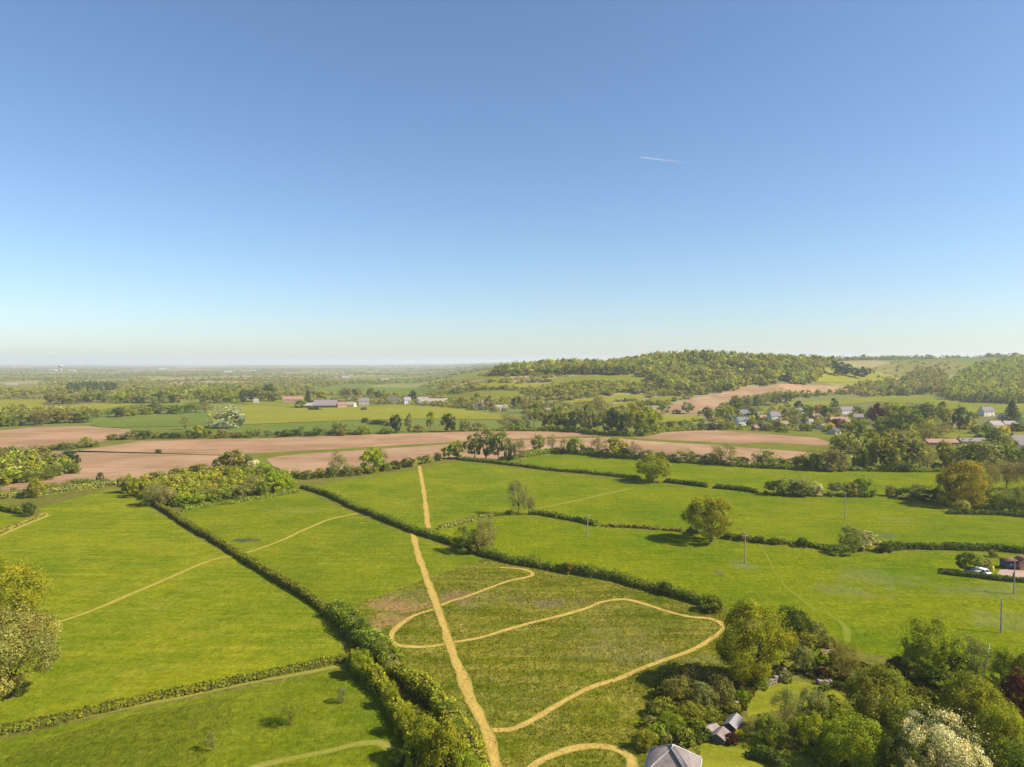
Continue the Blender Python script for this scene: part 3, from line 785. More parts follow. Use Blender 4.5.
# ------------------------------------------------------------------ hedges
hedge([(146, 499), (160, 508), (180, 521), (205, 536), (226, 548), (244, 560), (266, 573), (290, 588), (312, 602), (330, 614)], 1.9, 1.7, 'D', 'long straight clipped hedge between the left and middle pastures', 1)
hedge([(330, 613), (343, 622), (354, 634), (368, 648), (380, 659), (393, 672)], 4.0, 3.2, 'G2', 'thick overgrown hedge left of the small curling path', 2, rag=.35)
hedge([(392, 671), (404, 680), (418, 692), (434, 707), (449, 724), (459, 742), (472, 764), (482, 790)], 2.8, 2.8, 'H', 'overgrown hedge beside the wide straight path, right of the sunken ditch', 3, rag=.4)
hedge([(350, 662), (362, 671), (374, 683), (388, 699), (399, 716), (407, 732), (413, 750), (418, 790)], 2.2, 2.4, 'Y', 'yellowish hedge bordering the front pasture, left of the sunken ditch', 4, rag=.35)
hedge([(-60, 745), (0, 734), (51, 723.5), (101, 711.5), (152, 700.5), (203, 689.5), (259, 678.5), (288, 672), (320, 666), (350, 660)], 1.7, 1.15, 'D', 'low clipped hedge across the bottom left', 5)
hedge([(302, 488), (320, 493), (340, 501), (357, 509), (385, 520), (412, 531), (436, 539), (456, 546)], 2.4, 1.9, 'G2', 'clipped hedge from the plantation to the bare tree', 6)
hedge([(456, 546), (478, 552.5), (509, 562), (534, 566), (563, 572), (605, 578), (648, 589), (685, 599), (724, 610)], 2.7, 2.2, 'G2', 'long ragged hedge above the rough meadow', 7, rag=.4)
hedge([(457, 459.5), (480, 462), (509, 465), (547, 470), (590, 474), (626, 478), (640, 480)], 2.3, 1.8, 'G2', 'dark hedge from the willows to the round oak', 8, leaf=.4, dens=6)
hedge([(664, 482), (690, 485), (709, 487.5)], 2.2, 1.7, 'G3', 'short dark hedge just right of the round oak', 9, leaf=.4, dens=6)
hedge([(713, 488), (735, 490), (757, 493)], 2.2, 1.7, 'G3', 'short dark hedge beyond the gate gap', 10, leaf=.4, dens=6, gap=.2)
hedge([(437, 529.5), (455, 525.5), (478, 519.5), (498, 515), (514, 514)], 2.0, 1.3, 'S', 'low broken hedge leading to the half-bare tree in the pasture', 11, leaf=.34, dens=8, gap=.35)
hedge([(528, 514.5), (545, 515.5), (562, 518.5), (580, 522), (598, 526)], 2.2, 1.7, 'G2', 'hedge running right from the half-bare tree', 12, leaf=.34, dens=8)
hedge([(600, 526), (625, 527.5), (650, 529), (678, 531), (690, 533)], 1.6, 1.0, 'B', 'thin gappy hedge running up to the large oak', 13, leaf=.34, dens=7, gap=.6)
hedge([(722, 537), (745, 540), (769, 543.5), (800, 545), (822, 549), (838, 551)], 2.0, 1.3, 'G2', 'hedge between the large oak and the blossom bush', 14, leaf=.34, dens=8, gap=.3)
hedge([(880, 551), (896, 549.5), (925, 549), (960, 549.5), (992, 550.5), (1024, 553), (1060, 555)], 2.4, 1.8, 'G3', 'dark hedge right of the blossom bush', 15, leaf=.34, dens=8, gap=.35, rag=.4)
hedge([(939, 573), (960, 575.5), (985, 578.5), (1005, 580.5), (1024, 582), (1060, 585)], 1.8, 1.2, 'G3', 'dark hedge in front of the gravel yard', 16)
hedge([(947, 514), (970, 514), (1000, 515), (1024, 517), (1060, 519)], 2.6, 1.5, 'G3', 'low dark hedge under the big orange-tinged tree', 17, leaf=.34, dens=8)
hedge([(-40, 505), (-10, 507), (8, 511), (24, 514)], 2.4, 2.0, 'G2', 'hedge ending at the lone bush at the left edge', 18, leaf=.36, dens=8)
hedge([(-60, 556), (-20, 541), (0, 533), (20, 525), (46, 515)], 1.5, .9, 'B', 'low strip hedge at the left edge', 19, leaf=.34, dens=8, gap=.2)
hedge([(182, 511.5), (205, 507), (235, 503), (265, 498), (298, 492)], 2.6, 1.5, 'G2', 'front hedge of the young plantation', 20, leaf=.36, dens=8, rag=.4)
hedge([(747, 757), (757, 758), (772, 763), (790, 772)], 1.6, 1.5, 'G3', 'clipped dark hedge on the lawn near the house', 21)
hedge([(806, 676), (815, 675), (830, 677)], 2.0, 1.4, 'C', 'low dark copper hedge above the lawn', 22)
hedge([(678, 748), (690, 745), (702, 742), (716, 738)], 1.3, 1.3, 'G3', 'short garden hedge behind the slate roofed house', 23)

hedge([(296, 477.5), (320, 477), (345, 475), (372, 472), (395, 468.5), (418, 464), (440, 460)], 3.0, 2.0, 'S', 'ragged hedge along the far edge of the north pasture', 31, leaf=.5, dens=5, rag=.5, gap=.2)
hedge([(500, 463), (540, 455), (570, 454), (610, 457.5), (660, 461), (710, 464.5), (760, 468), (800, 470)], 3.4, 2.6, 'G2', 'ragged hedge below the ploughed fields', 32, leaf=.5, dens=5, rag=.5, gap=.15)
hedge([(800, 470), (850, 471), (900, 471.5), (950, 472), (1000, 472), (1060, 473)], 4.0, 2.0, 'G2', 'overgrown hedge under the tall belt of trees', 33, leaf=.5, dens=5, rag=.6, gap=.35)
hedge([(-40, 499), (0, 498.5), (36, 495.5), (60, 492.5), (90, 488.5), (118, 486)], 3.0, 2.0, 'S', 'ragged hedge along the far edge of the left pasture', 34, leaf=.45, dens=6, rag=.5, gap=.1)

hedge([(498, 431), (530, 431), (570, 432), (605, 435), (640, 436), (662, 432), (700, 430)], 6.0, 3.2, 'G2', 'scrubby margin under the grove behind the brown fields', 35, leaf=.6, dens=3.2, rag=.6)

# ------------------------------------------------------------------ single trees and shrubs, near
N = plant
# left edge
N(10, 641, 78, 78, 'wide', 'Y', 'large yellow-green oak at the left edge, behind the beige tree', lod='fine')
N(10, 698, 96, 92, 'round', 'T', 'large beige tree just coming into leaf at the left edge', lod='fine')
N(-22, 690, 60, 76, 'round', 'T', 'second beige tree cut off by the left edge')
N(42, 626, 11, 9, 'bush', 'G3', 'small dark bush beside the trodden path at the left')
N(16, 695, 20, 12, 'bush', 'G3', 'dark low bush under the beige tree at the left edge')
N(28, 516, 15, 15, 'bush', 'G3', 'lone dark bush at the end of the left edge hedge')
# front pasture
N(290, 725, 28, 27, 'bare', 'Y', 'sparse young tree alone in the front pasture')
N(211, 751, 12, 19, 'bare', 'T', 'tiny straw-coloured sapling in the front pasture')
N(342, 703, 15, 16, 'bare', 'S', 'thin pale sapling near the ditch hedge')
N(362, 677, 25, 27, 'round', 'G1', 'small round tree at the corner where the low hedge meets the ditch', lod='near')
N(400, 772, 24, 24, 'bush', 'G3', 'dark bush at the bottom edge beside the front pasture')
# the overgrown ditch
N(391, 708, 20, 28, 'bush', 'Y', 'tall yellow-green shrub in the ditch hedge, highest on the slope')
N(405, 735, 24, 34, 'bush', 'Y', 'tall yellow-green shrub in the ditch hedge, below the sunken gap')
N(424, 764, 36, 50, 'round', 'Y', 'yellow-green willow in the ditch hedge at the bottom', lod='near')
N(446, 782, 46, 60, 'round', 'Y', 'largest yellow-green willow cut off by the bottom edge', lod='near')
N(468, 796, 34, 46, 'bush', 'G1', 'bright green shrub by the wide path, cut off by the bottom edge')
N(458, 746, 22, 26, 'bush', 'G2', 'green shrub at the foot of the ditch, beside the wide path')
N(459, 724, 16, 18, 'bush', 'S', 'pale grey-green shrub between the ditch and the wide path')
N(446, 722, 18, 22, 'bush', 'G2', 'mid green shrub right of the ditch')
N(405, 681, 9, 9, 'blossom', 'W', 'small white hawthorn in the ditch hedge')
N(369, 681, 6, 6, 'blossom', 'W', 'tiny white blossom patch by the small round tree')
N(362, 640, 22, 24, 'bush', 'G2', 'rounded bush in the thick hedge left of the curling path')
N(384, 664, 22, 22, 'bush', 'S', 'pale bush in the thick hedge left of the curling path')
N(346, 618, 16, 16, 'bush', 'G2', 'bush where the straight hedge bends')
# diagonal hedge
N(465, 552, 28, 27, 'bush', 'G2', 'bushy thicket left of the bare tree in the diagonal hedge')
N(486, 552, 26, 34, 'bare', 'P', 'bare branching tree in the diagonal hedge', lod='near')
N(476, 553, 20, 20, 'bush', 'B', 'brownish bush under the bare branching tree')
N(569, 573, 14, 12, 'bush', 'B', 'brownish bush in the long ragged hedge')
N(664, 594, 16, 14, 'bush', 'G3', 'dark bush in the long ragged hedge')
N(712, 611, 26, 18, 'bush', 'G2', 'bush at the garden end of the long ragged hedge')
# pasture trees
N(711, 542, 54, 46, 'round', 'Y', 'large yellow-green oak standing alone over its shadow', lod='big')
N(653, 482, 38, 26, 'round', 'Y', 'round oak in the upper hedge', lod='near')
N(517, 515, 27, 34, 'bare', 'S', 'half-bare tree standing in the hedge between the two pastures', lod='near')
N(529, 514, 18, 21, 'bare', 'P', 'smaller half-bare tree leaning right beside its taller neighbour')
row([(694, 534, 14, 9, 'bush', 'G3'), (728, 539, 12, 8, 'bush', 'G2'), (744, 541, 12, 9, 'bush', 'B'), (760, 543, 12, 8, 'bush', 'G3'), (776, 544, 14, 9, 'bush', 'G2'), (802, 547, 12, 10, 'bush', 'G3')], 'under and beyond the large lone oak', 'bushes in the hedge by the large oak')
N(852, 550, 30, 24, 'bush', 'S', 'pale grey-green bush left of the white blossom')
N(868, 550, 24, 19, 'blossom', 'W', 'rounded white blossom bush in the pasture hedge')
N(838, 554, 26, 10, 'bush', 'G2', 'low green bush left of the white blossom bush')
N(884, 552, 16, 11, 'bush', 'G3', 'low dark bush right of the white blossom bush')
row([(774, 495, 22, 15, 'bush', 'G3'), (788, 495, 26, 19, 'bush', 'S'), (803, 496, 26, 20, 'bush', 'S'), (816, 496, 15, 14, 'blossom', 'W'),
     (838, 496, 22, 15, 'bush', 'S'), (850, 496, 20, 15, 'bush', 'B'), (864, 496, 24, 21, 'bush', 'G2'), (891, 496, 14, 11, 'bush', 'S'),
     (908, 499, 22, 12, 'bush', 'G3'), (926, 500, 26, 15, 'bush', 'G3'), (918, 493, 15, 10, 'bush', 'P')], 'along the upper right hedge', 'bushes along the upper right hedge')
N(962, 506, 50, 46, 'bush', 'O', 'big round olive tree with an orange tinge at the right', lod='big')
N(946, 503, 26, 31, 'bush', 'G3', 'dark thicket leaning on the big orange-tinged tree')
N(962, 513, 17, 14, 'bush', 'T', 'straw-coloured bush below the big orange-tinged tree')
row([(988, 491, 30, 26, 'bare', 'P'), (1006, 489, 34, 28, 'bare', 'P'), (1026, 490, 34, 30, 'bare', 'P'), (986, 500, 24, 16, 'bush', 'G2'), (1000, 508, 22, 18, 'bush', 'G1'),
     (1010, 511, 26, 24, 'bare', 'S'), (1024, 513, 26, 28, 'bush', 'S'), (994, 512, 18, 9, 'bush', 'G3'), (978, 508, 16, 14, 'bush', 'Y'), (1046, 508, 40, 36, 'round', 'G2')], 'in the right edge thicket', 'thicket at the right edge')
# yard
N(969, 573, 26, 21, 'round', 'G2', 'small green tree beside the white van')
N(982, 569, 16, 13, 'bush', 'P', 'brown bush behind the white van')
N(994, 557, 10, 8, 'bush', 'B', 'small brown bush behind the gravel yard')
# garden, around the tall tree
N(752, 690, 84, 90, 'round', 'Y', 'tall yellow-green tree at the corner of the rough meadow', lod='fine')
N(792, 644, 42, 38, 'bush', 'G3', 'dark green bush mass behind the tall yellow-green tree')
N(776, 640, 24, 22, 'bush', 'G2', 'green bush touching the crown of the tall yellow-green tree')
N(818, 645, 24, 24, 'bush', 'S', 'pale bush with whitish sprays at the garden top')
N(832, 652, 18, 16, 'bush', 'B', 'brownish bush at the garden top, near the trodden line')
N(794, 658, 16, 18, 'bush', 'P', 'small brown bush below the dark bush mass')
N(803, 672, 26, 26, 'round', 'S', 'pale garden tree beside the copper hedge', lod='near')
N(820, 663, 24, 14, 'bush', 'G1', 'bright low shrub above the copper hedge')
N(846, 679, 32, 38, 'bare', 'B', 'brownish half-leafed tree at the garden top', lod='near')
N(848, 682, 16, 14, 'bush', 'P', 'pinkish shrub at the foot of the brownish half-leafed tree')
N(757, 689, 26, 24, 'bush', 'G1', 'bright shrub at the foot of the tall yellow-green tree')
N(786, 682, 14, 12, 'bush', 'S', 'pale shrub right of the stone walls')
N(824, 690, 12, 8, 'bush', 'G2', 'low shrub at the right end of the upper lawn')
N(838, 689, 13, 8, 'bush', 'G3', 'dark low shrub right of the upper lawn')
N(742, 706, 15, 19, 'bush', 'G1', 'bright upright shrub beside the greenhouse')
# garden, right
N(930, 678, 66, 61, 'bush', 'G1', 'large dense chestnut tree by the pasture', lod='big')
N(898, 680, 24, 26, 'bush', 'G3', 'dark bush at the left foot of the chestnut')
N(958, 684, 36, 26, 'bush', 'G3', 'dark low thicket right of the chestnut')
N(972, 682, 44, 44, 'bare', 'S', 'thin sage tree between the chestnut and the leaning pole', lod='near')
N(878, 728, 64, 66, 'bush', 'H', 'full olive-green tree between the lawn and the chestnut', lod='big')
N(862, 728, 26, 30, 'bush', 'G2', 'green bush at the left foot of the full olive tree')
N(786, 734, 38, 44, 'bare', 'S', 'greyish shrub with thin twigs on the lawn', lod='near')
N(812, 730, 34, 42, 'round', 'S', 'pale grey-green lawn tree beside the greyish shrub', lod='near')
N(793, 744, 18, 28, 'bare', 'P', 'pinkish-grey twiggy shrub under the lawn trees')
N(812, 748, 44, 36, 'bush', 'G1', 'bright green shrub at the bottom of the lawn trees')
N(770, 745, 36, 32, 'bush', 'G2', 'rounded green shrub on the lawn above the lower lawn')
N(764, 757, 16, 11, 'bush', 'G3', 'small dark shrub by the clipped lawn hedge')
N(842, 744, 42, 42, 'bush', 'G1', 'bright young tree right of the lawn shrubs', lod='near')
N(856, 772, 66, 56, 'bush', 'G1', 'broad bright green tree at the bottom of the garden', lod='big')
N(828, 768, 30, 22, 'bush', 'G2', 'green bush at the bottom, left of the broad bright tree')
N(944, 800, 88, 92, 'blossom', 'W', 'large white-flowering hawthorn at the bottom right', lod='fine')
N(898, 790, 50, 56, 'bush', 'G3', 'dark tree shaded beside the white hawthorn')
N(972, 732, 58, 58, 'round', 'Y', 'olive-yellow tree above the white hawthorn', lod='big')
N(952, 706, 24, 18, 'bush', 'B', 'brownish shrub at the edge of the small lawn')
N(1000, 768, 48, 62, 'round', 'Y', 'yellow-green tree right of the white hawthorn', lod='big')
N(1018, 800, 56, 58, 'round', 'G2', 'green tree in the bottom right corner', lod='near')
N(1018, 722, 36, 50, 'tall', 'C', 'dark copper-leaved tree at the right edge', lod='near')
N(1008, 684, 36, 38, 'bush', 'G1', 'bright green shrub between the poles and the copper tree')
N(1026, 690, 34, 40, 'bush', 'Y', 'yellow-green bush behind the copper tree')
N(996, 704, 20, 26, 'bush', 'G3', 'dark bush left of the copper tree')
N(900, 716, 16, 14, 'bush', 'B', 'brown shrub at the near end of the small lawn')
N(908, 690, 9, 10, 'bush', 'G1', 'small bright bush in the shade under the chestnut')
N(900, 742, 40, 40, 'bush', 'G2', 'green shrub between the full olive-green tree and the white hawthorn')
N(920, 716, 30, 18, 'bush', 'H', 'low olive shrub at the near edge of the small lawn')
N(830, 714, 22, 20, 'bush', 'H', 'olive shrub left of the full olive-green tree')
N(974, 700, 34, 26, 'bush', 'H', 'olive shrub at the foot of the leaning pole')
N(950, 690, 40, 18, 'bush', 'G2', 'spreading low shrub under the thin sage tree')
N(1000, 730, 36, 34, 'bush', 'H', 'olive shrub left of the copper-leaved tree')
N(806, 650, 26, 20, 'bush', 'H', 'olive shrub between the dark mass and the pinkish roof')
N(768, 660, 20, 18, 'bush', 'G1', 'bright shrub right of the tall yellow-green trunk')
N(838, 664, 20, 20, 'bush', 'H', 'olive shrub where the trodden line meets the garden')
N(866, 690, 26, 18, 'bush', 'H', 'olive shrub behind the full olive-green tree')
# bramble bank behind the house
BR = [(668, 682, 26, 18, 'B'), (690, 686, 34, 24, 'B'), (712, 690, 34, 24, 'S'), (680, 702, 36, 26, 'B'), (702, 710, 34, 26, 'S'), (722, 706, 28, 28, 'B'), (738, 692, 24, 24, 'P'),
      (664, 716, 30, 18, 'H'), (690, 724, 32, 22, 'H'), (712, 724, 24, 18, 'H'), (672, 734, 30, 22, 'G1'), (656, 742, 26, 20, 'G1'), (646, 750, 24, 22, 'H'),
      (698, 736, 22, 18, 'G2'), (684, 745, 22, 18, 'H'), (666, 748, 16, 16, 'S'), (728, 686, 18, 14, 'G2'), (740, 682, 22, 20, 'G2'), (733, 716, 16, 16, 'H'),(650, 728, 18, 12, 'B'), (672, 668, 14, 9, 'G2')]
row([(x, y, w, h, 'bush', c) for x, y, w, h, c in BR], 'on the bank behind the slate house', 'brambles and shrubs on the overgrown bank')
N(739, 738, 11, 8, 'bush', 'E', 'small bright yellow shrub by the garden sheds')
N(731, 744, 15, 12, 'bush', 'C', 'reddish-brown shrub in front of the garden sheds')

# ------------------------------------------------------------------ the hedgerow beyond the pastures
row([(296, 478, 12, 9, 'bush', 'G2'), (308, 479, 13, 10, 'bush', 'S'), (319, 478, 14, 11, 'bush', 'B'), (330, 477, 12, 11, 'bush', 'G2'), (338, 477, 19, 26, 'bare', 'S'), (348, 476, 14, 12, 'bush', 'S'),
     (357, 475, 12, 9, 'bush', 'B'), (373, 473, 27, 25, 'round', 'L'), (386, 471, 12, 9, 'bush', 'G2'), (382, 471, 13, 22, 'bare', 'P'), (395, 469, 14, 9, 'bush', 'G3'), (407, 467, 15, 10, 'bush', 'G3'), (419, 464, 9, 8, 'bush', 'G3'),
     (427, 463, 10, 9, 'bush', 'G2'), (437, 461, 9, 9, 'bush', 'G3')], 'in the hedgerow left of the willows', 'near hedgerow left of the willows')
row([(448, 459, 14, 13, 'round', 'L'), (457, 459, 18, 18, 'round', 'G1'), (474, 459, 22, 24, 'round', 'S'), (486, 459, 24, 30, 'round', 'S'), (499, 460, 26, 29, 'tall', 'S'), (509, 462, 16, 24, 'tall', 'S'),
     (520, 463, 16, 23, 'bare', 'P'), (537, 452, 19, 17, 'round', 'S'), (552, 452, 11, 18, 'bare', 'P'), (558, 454, 14, 8, 'bush', 'G3'), (564, 452, 10, 13, 'bare', 'P'), (576, 454, 22, 16, 'round', 'G1'), (588, 454, 16, 8, 'bush', 'G3'), (598, 455, 20, 19, 'bare', 'P'),
     (606, 456, 14, 8, 'bush', 'G3'), (617, 458, 24, 20, 'round', 'Y'), (626, 458, 16, 12, 'bush', 'G3'), (635, 459, 16, 17, 'bare', 'P'), (648, 460, 20, 11, 'bush', 'S'), (662, 461, 16, 10, 'bush', 'G2'), (672, 461, 14, 8, 'bush', 'G3'),
     (684, 462, 26, 14, 'bush', 'S'), (698, 463, 18, 9, 'bush', 'G3'), (710, 464, 18, 12, 'bush', 'S'), (722, 465, 28, 22, 'bare', 'S'), (733, 466, 16, 12, 'bush', 'G2'), (743, 466, 14, 10, 'bush', 'G3'), (754, 466, 9, 13, 'bare', 'P')],
    'in the hedgerow below the brown fields', 'hedgerow below the ploughed fields')
row([(766, 466, 22, 18, 'bush', 'S'), (778, 468, 20, 12, 'bush', 'G2'), (792, 468, 18, 11, 'bush', 'G2'), (802, 469, 18, 15, 'bush', 'G2'), (813, 470, 24, 19, 'bush', 'G3'), (826, 471, 22, 24, 'bush', 'P'), (836, 471, 22, 24, 'bush', 'P'),
     (848, 469, 38, 40, 'bush', 'S'), (862, 470, 20, 22, 'bush', 'G3'), (871, 468, 25, 38, 'tall', 'Y'), (884, 470, 32, 36, 'bush', 'H'), (899, 470, 42, 41, 'bush', 'S'), (915, 470, 26, 32, 'bush', 'S'), (927, 470, 24, 24, 'bare', 'B'),
     (945, 470, 19, 29, 'round', 'Y'), (936, 470, 14, 8, 'bush', 'G3'), (966, 471, 30, 32, 'bush', 'G2'), (984, 472, 36, 34, 'bush', 'S'), (1004, 471, 30, 29, 'bush', 'G2'), (1018, 474, 18, 18, 'bush', 'K'), (1034, 472, 30, 28, 'round', 'G2'), (955, 471, 20, 18, 'bush', 'B')],
    'in the tall belt below the village', 'tall belt of trees below the village')
row([(858, 441, 22, 20, 'round', 'G2'), (879, 431, 23, 27, 'round', 'C'), (838, 428, 18, 10, 'bush', 'C'), (896, 431, 30, 28, 'wide', 'Y'), (886, 436, 26, 18, 'round', 'G1'), (908, 437, 30, 30, 'round', 'G2'), (918, 420, 20, 16, 'round', 'S'),
     (930, 425, 24, 22, 'round', 'G2'), (943, 422, 15, 19, 'tall', 'B'), (947, 426, 17, 18, 'round', 'Y'), (960, 432, 18, 26, 'tall', 'G3'), (926, 441, 24, 18, 'bare', 'B'), (940, 440, 20, 18, 'bare', 'P'), (934, 441, 12, 9, 'bush', 'Y'),
     (984, 439, 26, 16, 'bush', 'G2'), (998, 439, 14, 10, 'bush', 'G3'), (1012, 424, 24, 24, 'conifer', 'G3'), (1018, 432, 14, 11, 'bush', 'G3'), (1004, 433, 12, 8, 'bush', 'E'), (972, 422, 12, 10, 'round', 'G2'), (870, 421, 10, 14, 'tall', 'K'), (974, 434, 12, 9, 'bush', 'B'), (992, 450, 20, 16, 'round', 'G3'), (1006, 456, 22, 20, 'round', 'Y')],
    'among the houses at the right', 'trees among the houses at the right')
row([(702, 430, 14, 8, 'bush', 'G2'), (712, 430, 13, 8, 'bush', 'G3'), (722, 429, 14, 8, 'bush', 'G2'), (731, 429, 12, 8, 'bush', 'Y'), (708, 420, 13, 13, 'round', 'G2'), (721, 421, 15, 15, 'round', 'G1'), (728, 420, 13, 14, 'round', 'Y'), (736, 411, 16, 15, 'round', 'G2'),
     (747, 409, 14, 13, 'round', 'S'), (757, 408, 14, 13, 'round', 'G2'), (766, 406, 14, 13, 'bare', 'S'), (776, 405, 14, 12, 'round', 'B'), (787, 403, 12, 11, 'round', 'G2'), (752, 421, 11, 12, 'round', 'G3'), (784, 416, 6, 8, 'tall', 'G3'), (790, 419, 10, 10, 'bare', 'B'), (795, 430, 16, 22, 'bare', 'Y'),
     (799, 410, 10, 9, 'round', 'K'), (808, 417, 14, 12, 'round', 'G2'), (818, 415, 11, 10, 'round', 'R'), (825, 421, 12, 15, 'round', 'G3'), (818, 428, 14, 8, 'bush', 'Y'), (806, 431, 14, 8, 'bush', 'G2'), (829, 430, 12, 8, 'bush', 'E'), (834, 410, 10, 11, 'tall', 'G3'), (858, 415, 14, 10, 'bush', 'G2'), (763, 430, 12, 8, 'bush', 'G3'), (768, 431, 10, 8, 'bush', 'G2'), (776, 429, 12, 10, 'bush', 'B'), (848, 432, 20, 10, 'bush', 'G2'), (782, 432, 14, 6, 'bush', 'G1')],
    'among the village houses', 'trees among the village houses')
# grove behind the ploughed fields
row([(509, 430, 26, 16, 'bare', 'P'), (527, 429, 20, 20, 'bare', 'B'), (534, 426, 16, 24, 'tall', 'G2'), (545, 428, 20, 18, 'round', 'B'), (556, 430, 18, 22, 'round', 'G2'), (566, 430, 16, 12, 'bush', 'G3'), (575, 431, 22, 22, 'round', 'S'), (588, 432, 26, 28, 'tall', 'S'), (598, 430, 18, 34, 'bare', 'P'),
     (604, 433, 18, 20, 'round', 'G2'), (613, 435, 22, 26, 'round', 'K'), (624, 436, 20, 22, 'round', 'G3'), (636, 435, 24, 30, 'round', 'Y'), (649, 434, 24, 26, 'round', 'G1'), (642, 436, 16, 14, 'bush', 'G2'), (660, 430, 12, 10, 'bush', 'P'), (672, 429, 16, 9, 'bush', 'G2'), (686, 428, 16, 9, 'bush', 'S'), (516, 428, 14, 10, 'bush', 'G2')],
    'in the grove behind the brown fields', 'grove behind the middle ploughed fields')
row([(663, 414, 14, 10, 'round', 'G2'), (688, 414, 15, 11, 'round', 'G2'), (676, 414, 10, 5, 'bush', 'G3'), (702, 416, 10, 6, 'bush', 'S')], 'at the foot of the ploughed slope', 'bushes at the foot of the ploughed slope')
# belt above the long ploughed strip
spread_row([(112, 440), (150, 438.5), (205, 438), (255, 437), (330, 435.5), (365, 434.5)], 7.5, (5, 10), (8, 15), ['bush', 'bush', 'round', 'bare'], ['G3', 'S', 'G2', 'B', 'G3'], 'in the hedge above the brown strip', 'hedge above the long ploughed strip', 21, .6)
row([(226, 428, 38, 24, 'bush', 'V'), (185, 430, 10, 14, 'bare', 'P'), (198, 438, 14, 13, 'round', 'Y'), (340, 433, 20, 12, 'bush', 'S'), (364, 434, 16, 9, 'bush', 'Y'), (396, 433, 14, 18, 'round', 'K'), (409, 432, 10, 17, 'tall', 'S'), (430, 431, 10, 20, 'tall', 'G1'), (448, 432, 19, 18, 'round', 'G3'), (465, 431, 14, 12, 'bush', 'S'), (478, 431, 14, 10, 'bush', 'S'), (418, 432, 12, 8, 'bush', 'B'), (386, 434, 14, 7, 'bush', 'G2')],
    'in the line above the brown strip', 'line of trees above the ploughed fields')
spread_row([(362, 423), (376, 424.5), (390, 426)], 6, (4, 6), (8, 12), ['bush'], ['G3', 'G2'], 'in the short hedge in the green field', 'short hedge between two far fields', 22, .4)
spread_row([(46, 450), (70, 449), (100, 446)], 7, (5, 8), (9, 14), ['bush'], ['S', 'G2', 'S'], 'in the hedge between left brown fields', 'hedge between the left ploughed fields', 23, .5)
N(86, 447, 14, 10, 'round', 'Y', 'small yellow-green tree between the left ploughed fields')
N(158, 453, 8, 4, 'bush', 'G3', 'tiny dark bush on the track between the ploughed fields')
N(67, 466, 20, 15, 'round', 'K', 'dark round tree at the end of the left thicket')
N(76, 466, 10, 11, 'round', 'G3', 'smaller dark tree beside the round tree of the left thicket')
# boundary of the left pasture
spread_row([(-30, 497), (0, 497), (36, 494), (60, 491), (90, 487), (116, 485)], 8, (6, 11), (9, 16), ['bush', 'bush', 'bare'], ['G2', 'B', 'S', 'P', 'G1'], 'along the far edge of left pasture', 'bushes along the far edge of the left pasture', 24, .8)
N(37, 498, 18, 20, 'round', 'Y', 'yellow-green tree at the far left corner of the left pasture')
N(100, 486, 9, 14, 'tall', 'G3', 'dark upright bush at the far edge of the left pasture')
# plantation
PL = [(-55, 487), (-20, 478), (20, 471), (46, 478), (66, 476), (78, 472)]
row([(127, 493, 20, 18, 'round', 'Y'), (139, 497, 22, 19, 'round', 'Y'), (146, 505, 20, 15, 'bush', 'G1'), (156, 506, 30, 24, 'bare', 'P'), (168, 505, 22, 18, 'bush', 'P'), (184, 506, 24, 13, 'bush', 'G1'), (196, 504, 18, 12, 'bush', 'G1'), (206, 500, 22, 16, 'bare', 'B'), (222, 500, 22, 13, 'bush', 'G2'), (238, 498, 18, 14, 'bush', 'S'),
     (250, 496, 18, 20, 'bare', 'P'), (262, 495, 16, 16, 'bush', 'G2'), (274, 492, 24, 20, 'round', 'L'), (288, 490, 18, 15, 'bush', 'L'), (282, 484, 22, 16, 'bush', 'G1')], 'along the front of the young plantation', 'front row of the young plantation')
row([(160, 482, 16, 12, 'bush', 'S'), (178, 478, 18, 12, 'bush', 'B'), (200, 474, 20, 11, 'bush', 'B'), (222, 470, 18, 14, 'round', 'G2'), (234, 470, 24, 20, 'round', 'B'), (248, 469, 16, 14, 'round', 'S'), (254, 471, 14, 12, 'bush', 'W'), (262, 474, 18, 12, 'bush', 'G1'), (272, 478, 18, 12, 'bush', 'G2')], 'along the back of the young plantation', 'back row of the young plantation')
spread_row([(-10, 468), (12, 462), (30, 458), (46, 462), (58, 470)], 8, (12, 18), (12, 20), ['round', 'bare', 'bush'], ['G2', 'B', 'P', 'G1', 'S'], 'along the back of the left thicket', 'back of the left thicket', 27, 1)
spread_row([(-20, 486), (10, 483), (36, 482), (60, 476), (78, 472)], 10, (8, 13), (12, 20), ['bush', 'bush', 'bare'], ['G1', 'G2', 'S', 'G2'], 'along the front of the left thicket', 'front of the left thicket', 28, 1)
# belts on the plain
spread_row([(-30, 427), (0, 427), (30, 425), (60, 424), (92, 422)], 7, (10, 16), (12, 22), ['round', 'bush', 'bare'], ['B', 'P', 'S', 'Y', 'G2'], 'in the belt behind the left ploughed field', 'belt behind the left ploughed field', 29, 1)
spread_row([(92, 418), (110, 417), (150, 414), (180, 413), (210, 412)], 7, (7, 11), (10, 17), ['round', 'bush', 'bare'], ['B', 'S', 'Y', 'G3', 'G2'], 'in the belt behind the deep green field', 'belt behind the deep green field', 30, .8)
spread_row([(50, 404), (90, 402), (140, 403), (180, 402)], 8, (7, 11), (10, 16), ['round', 'bush'], ['B', 'S', 'G3', 'Y', 'G2'], 'in the belt behind the thin pale field', 'belt behind the thin pale field', 31, .8)
spread_row([(200, 404), (240, 402), (278, 402)], 8, (9, 14), (10, 17), ['round', 'round', 'tall'], ['B', 'S', 'G3', 'Y', 'G2'], 'left of the pink farmhouse', 'trees left of the pink farmhouse', 32, .8)
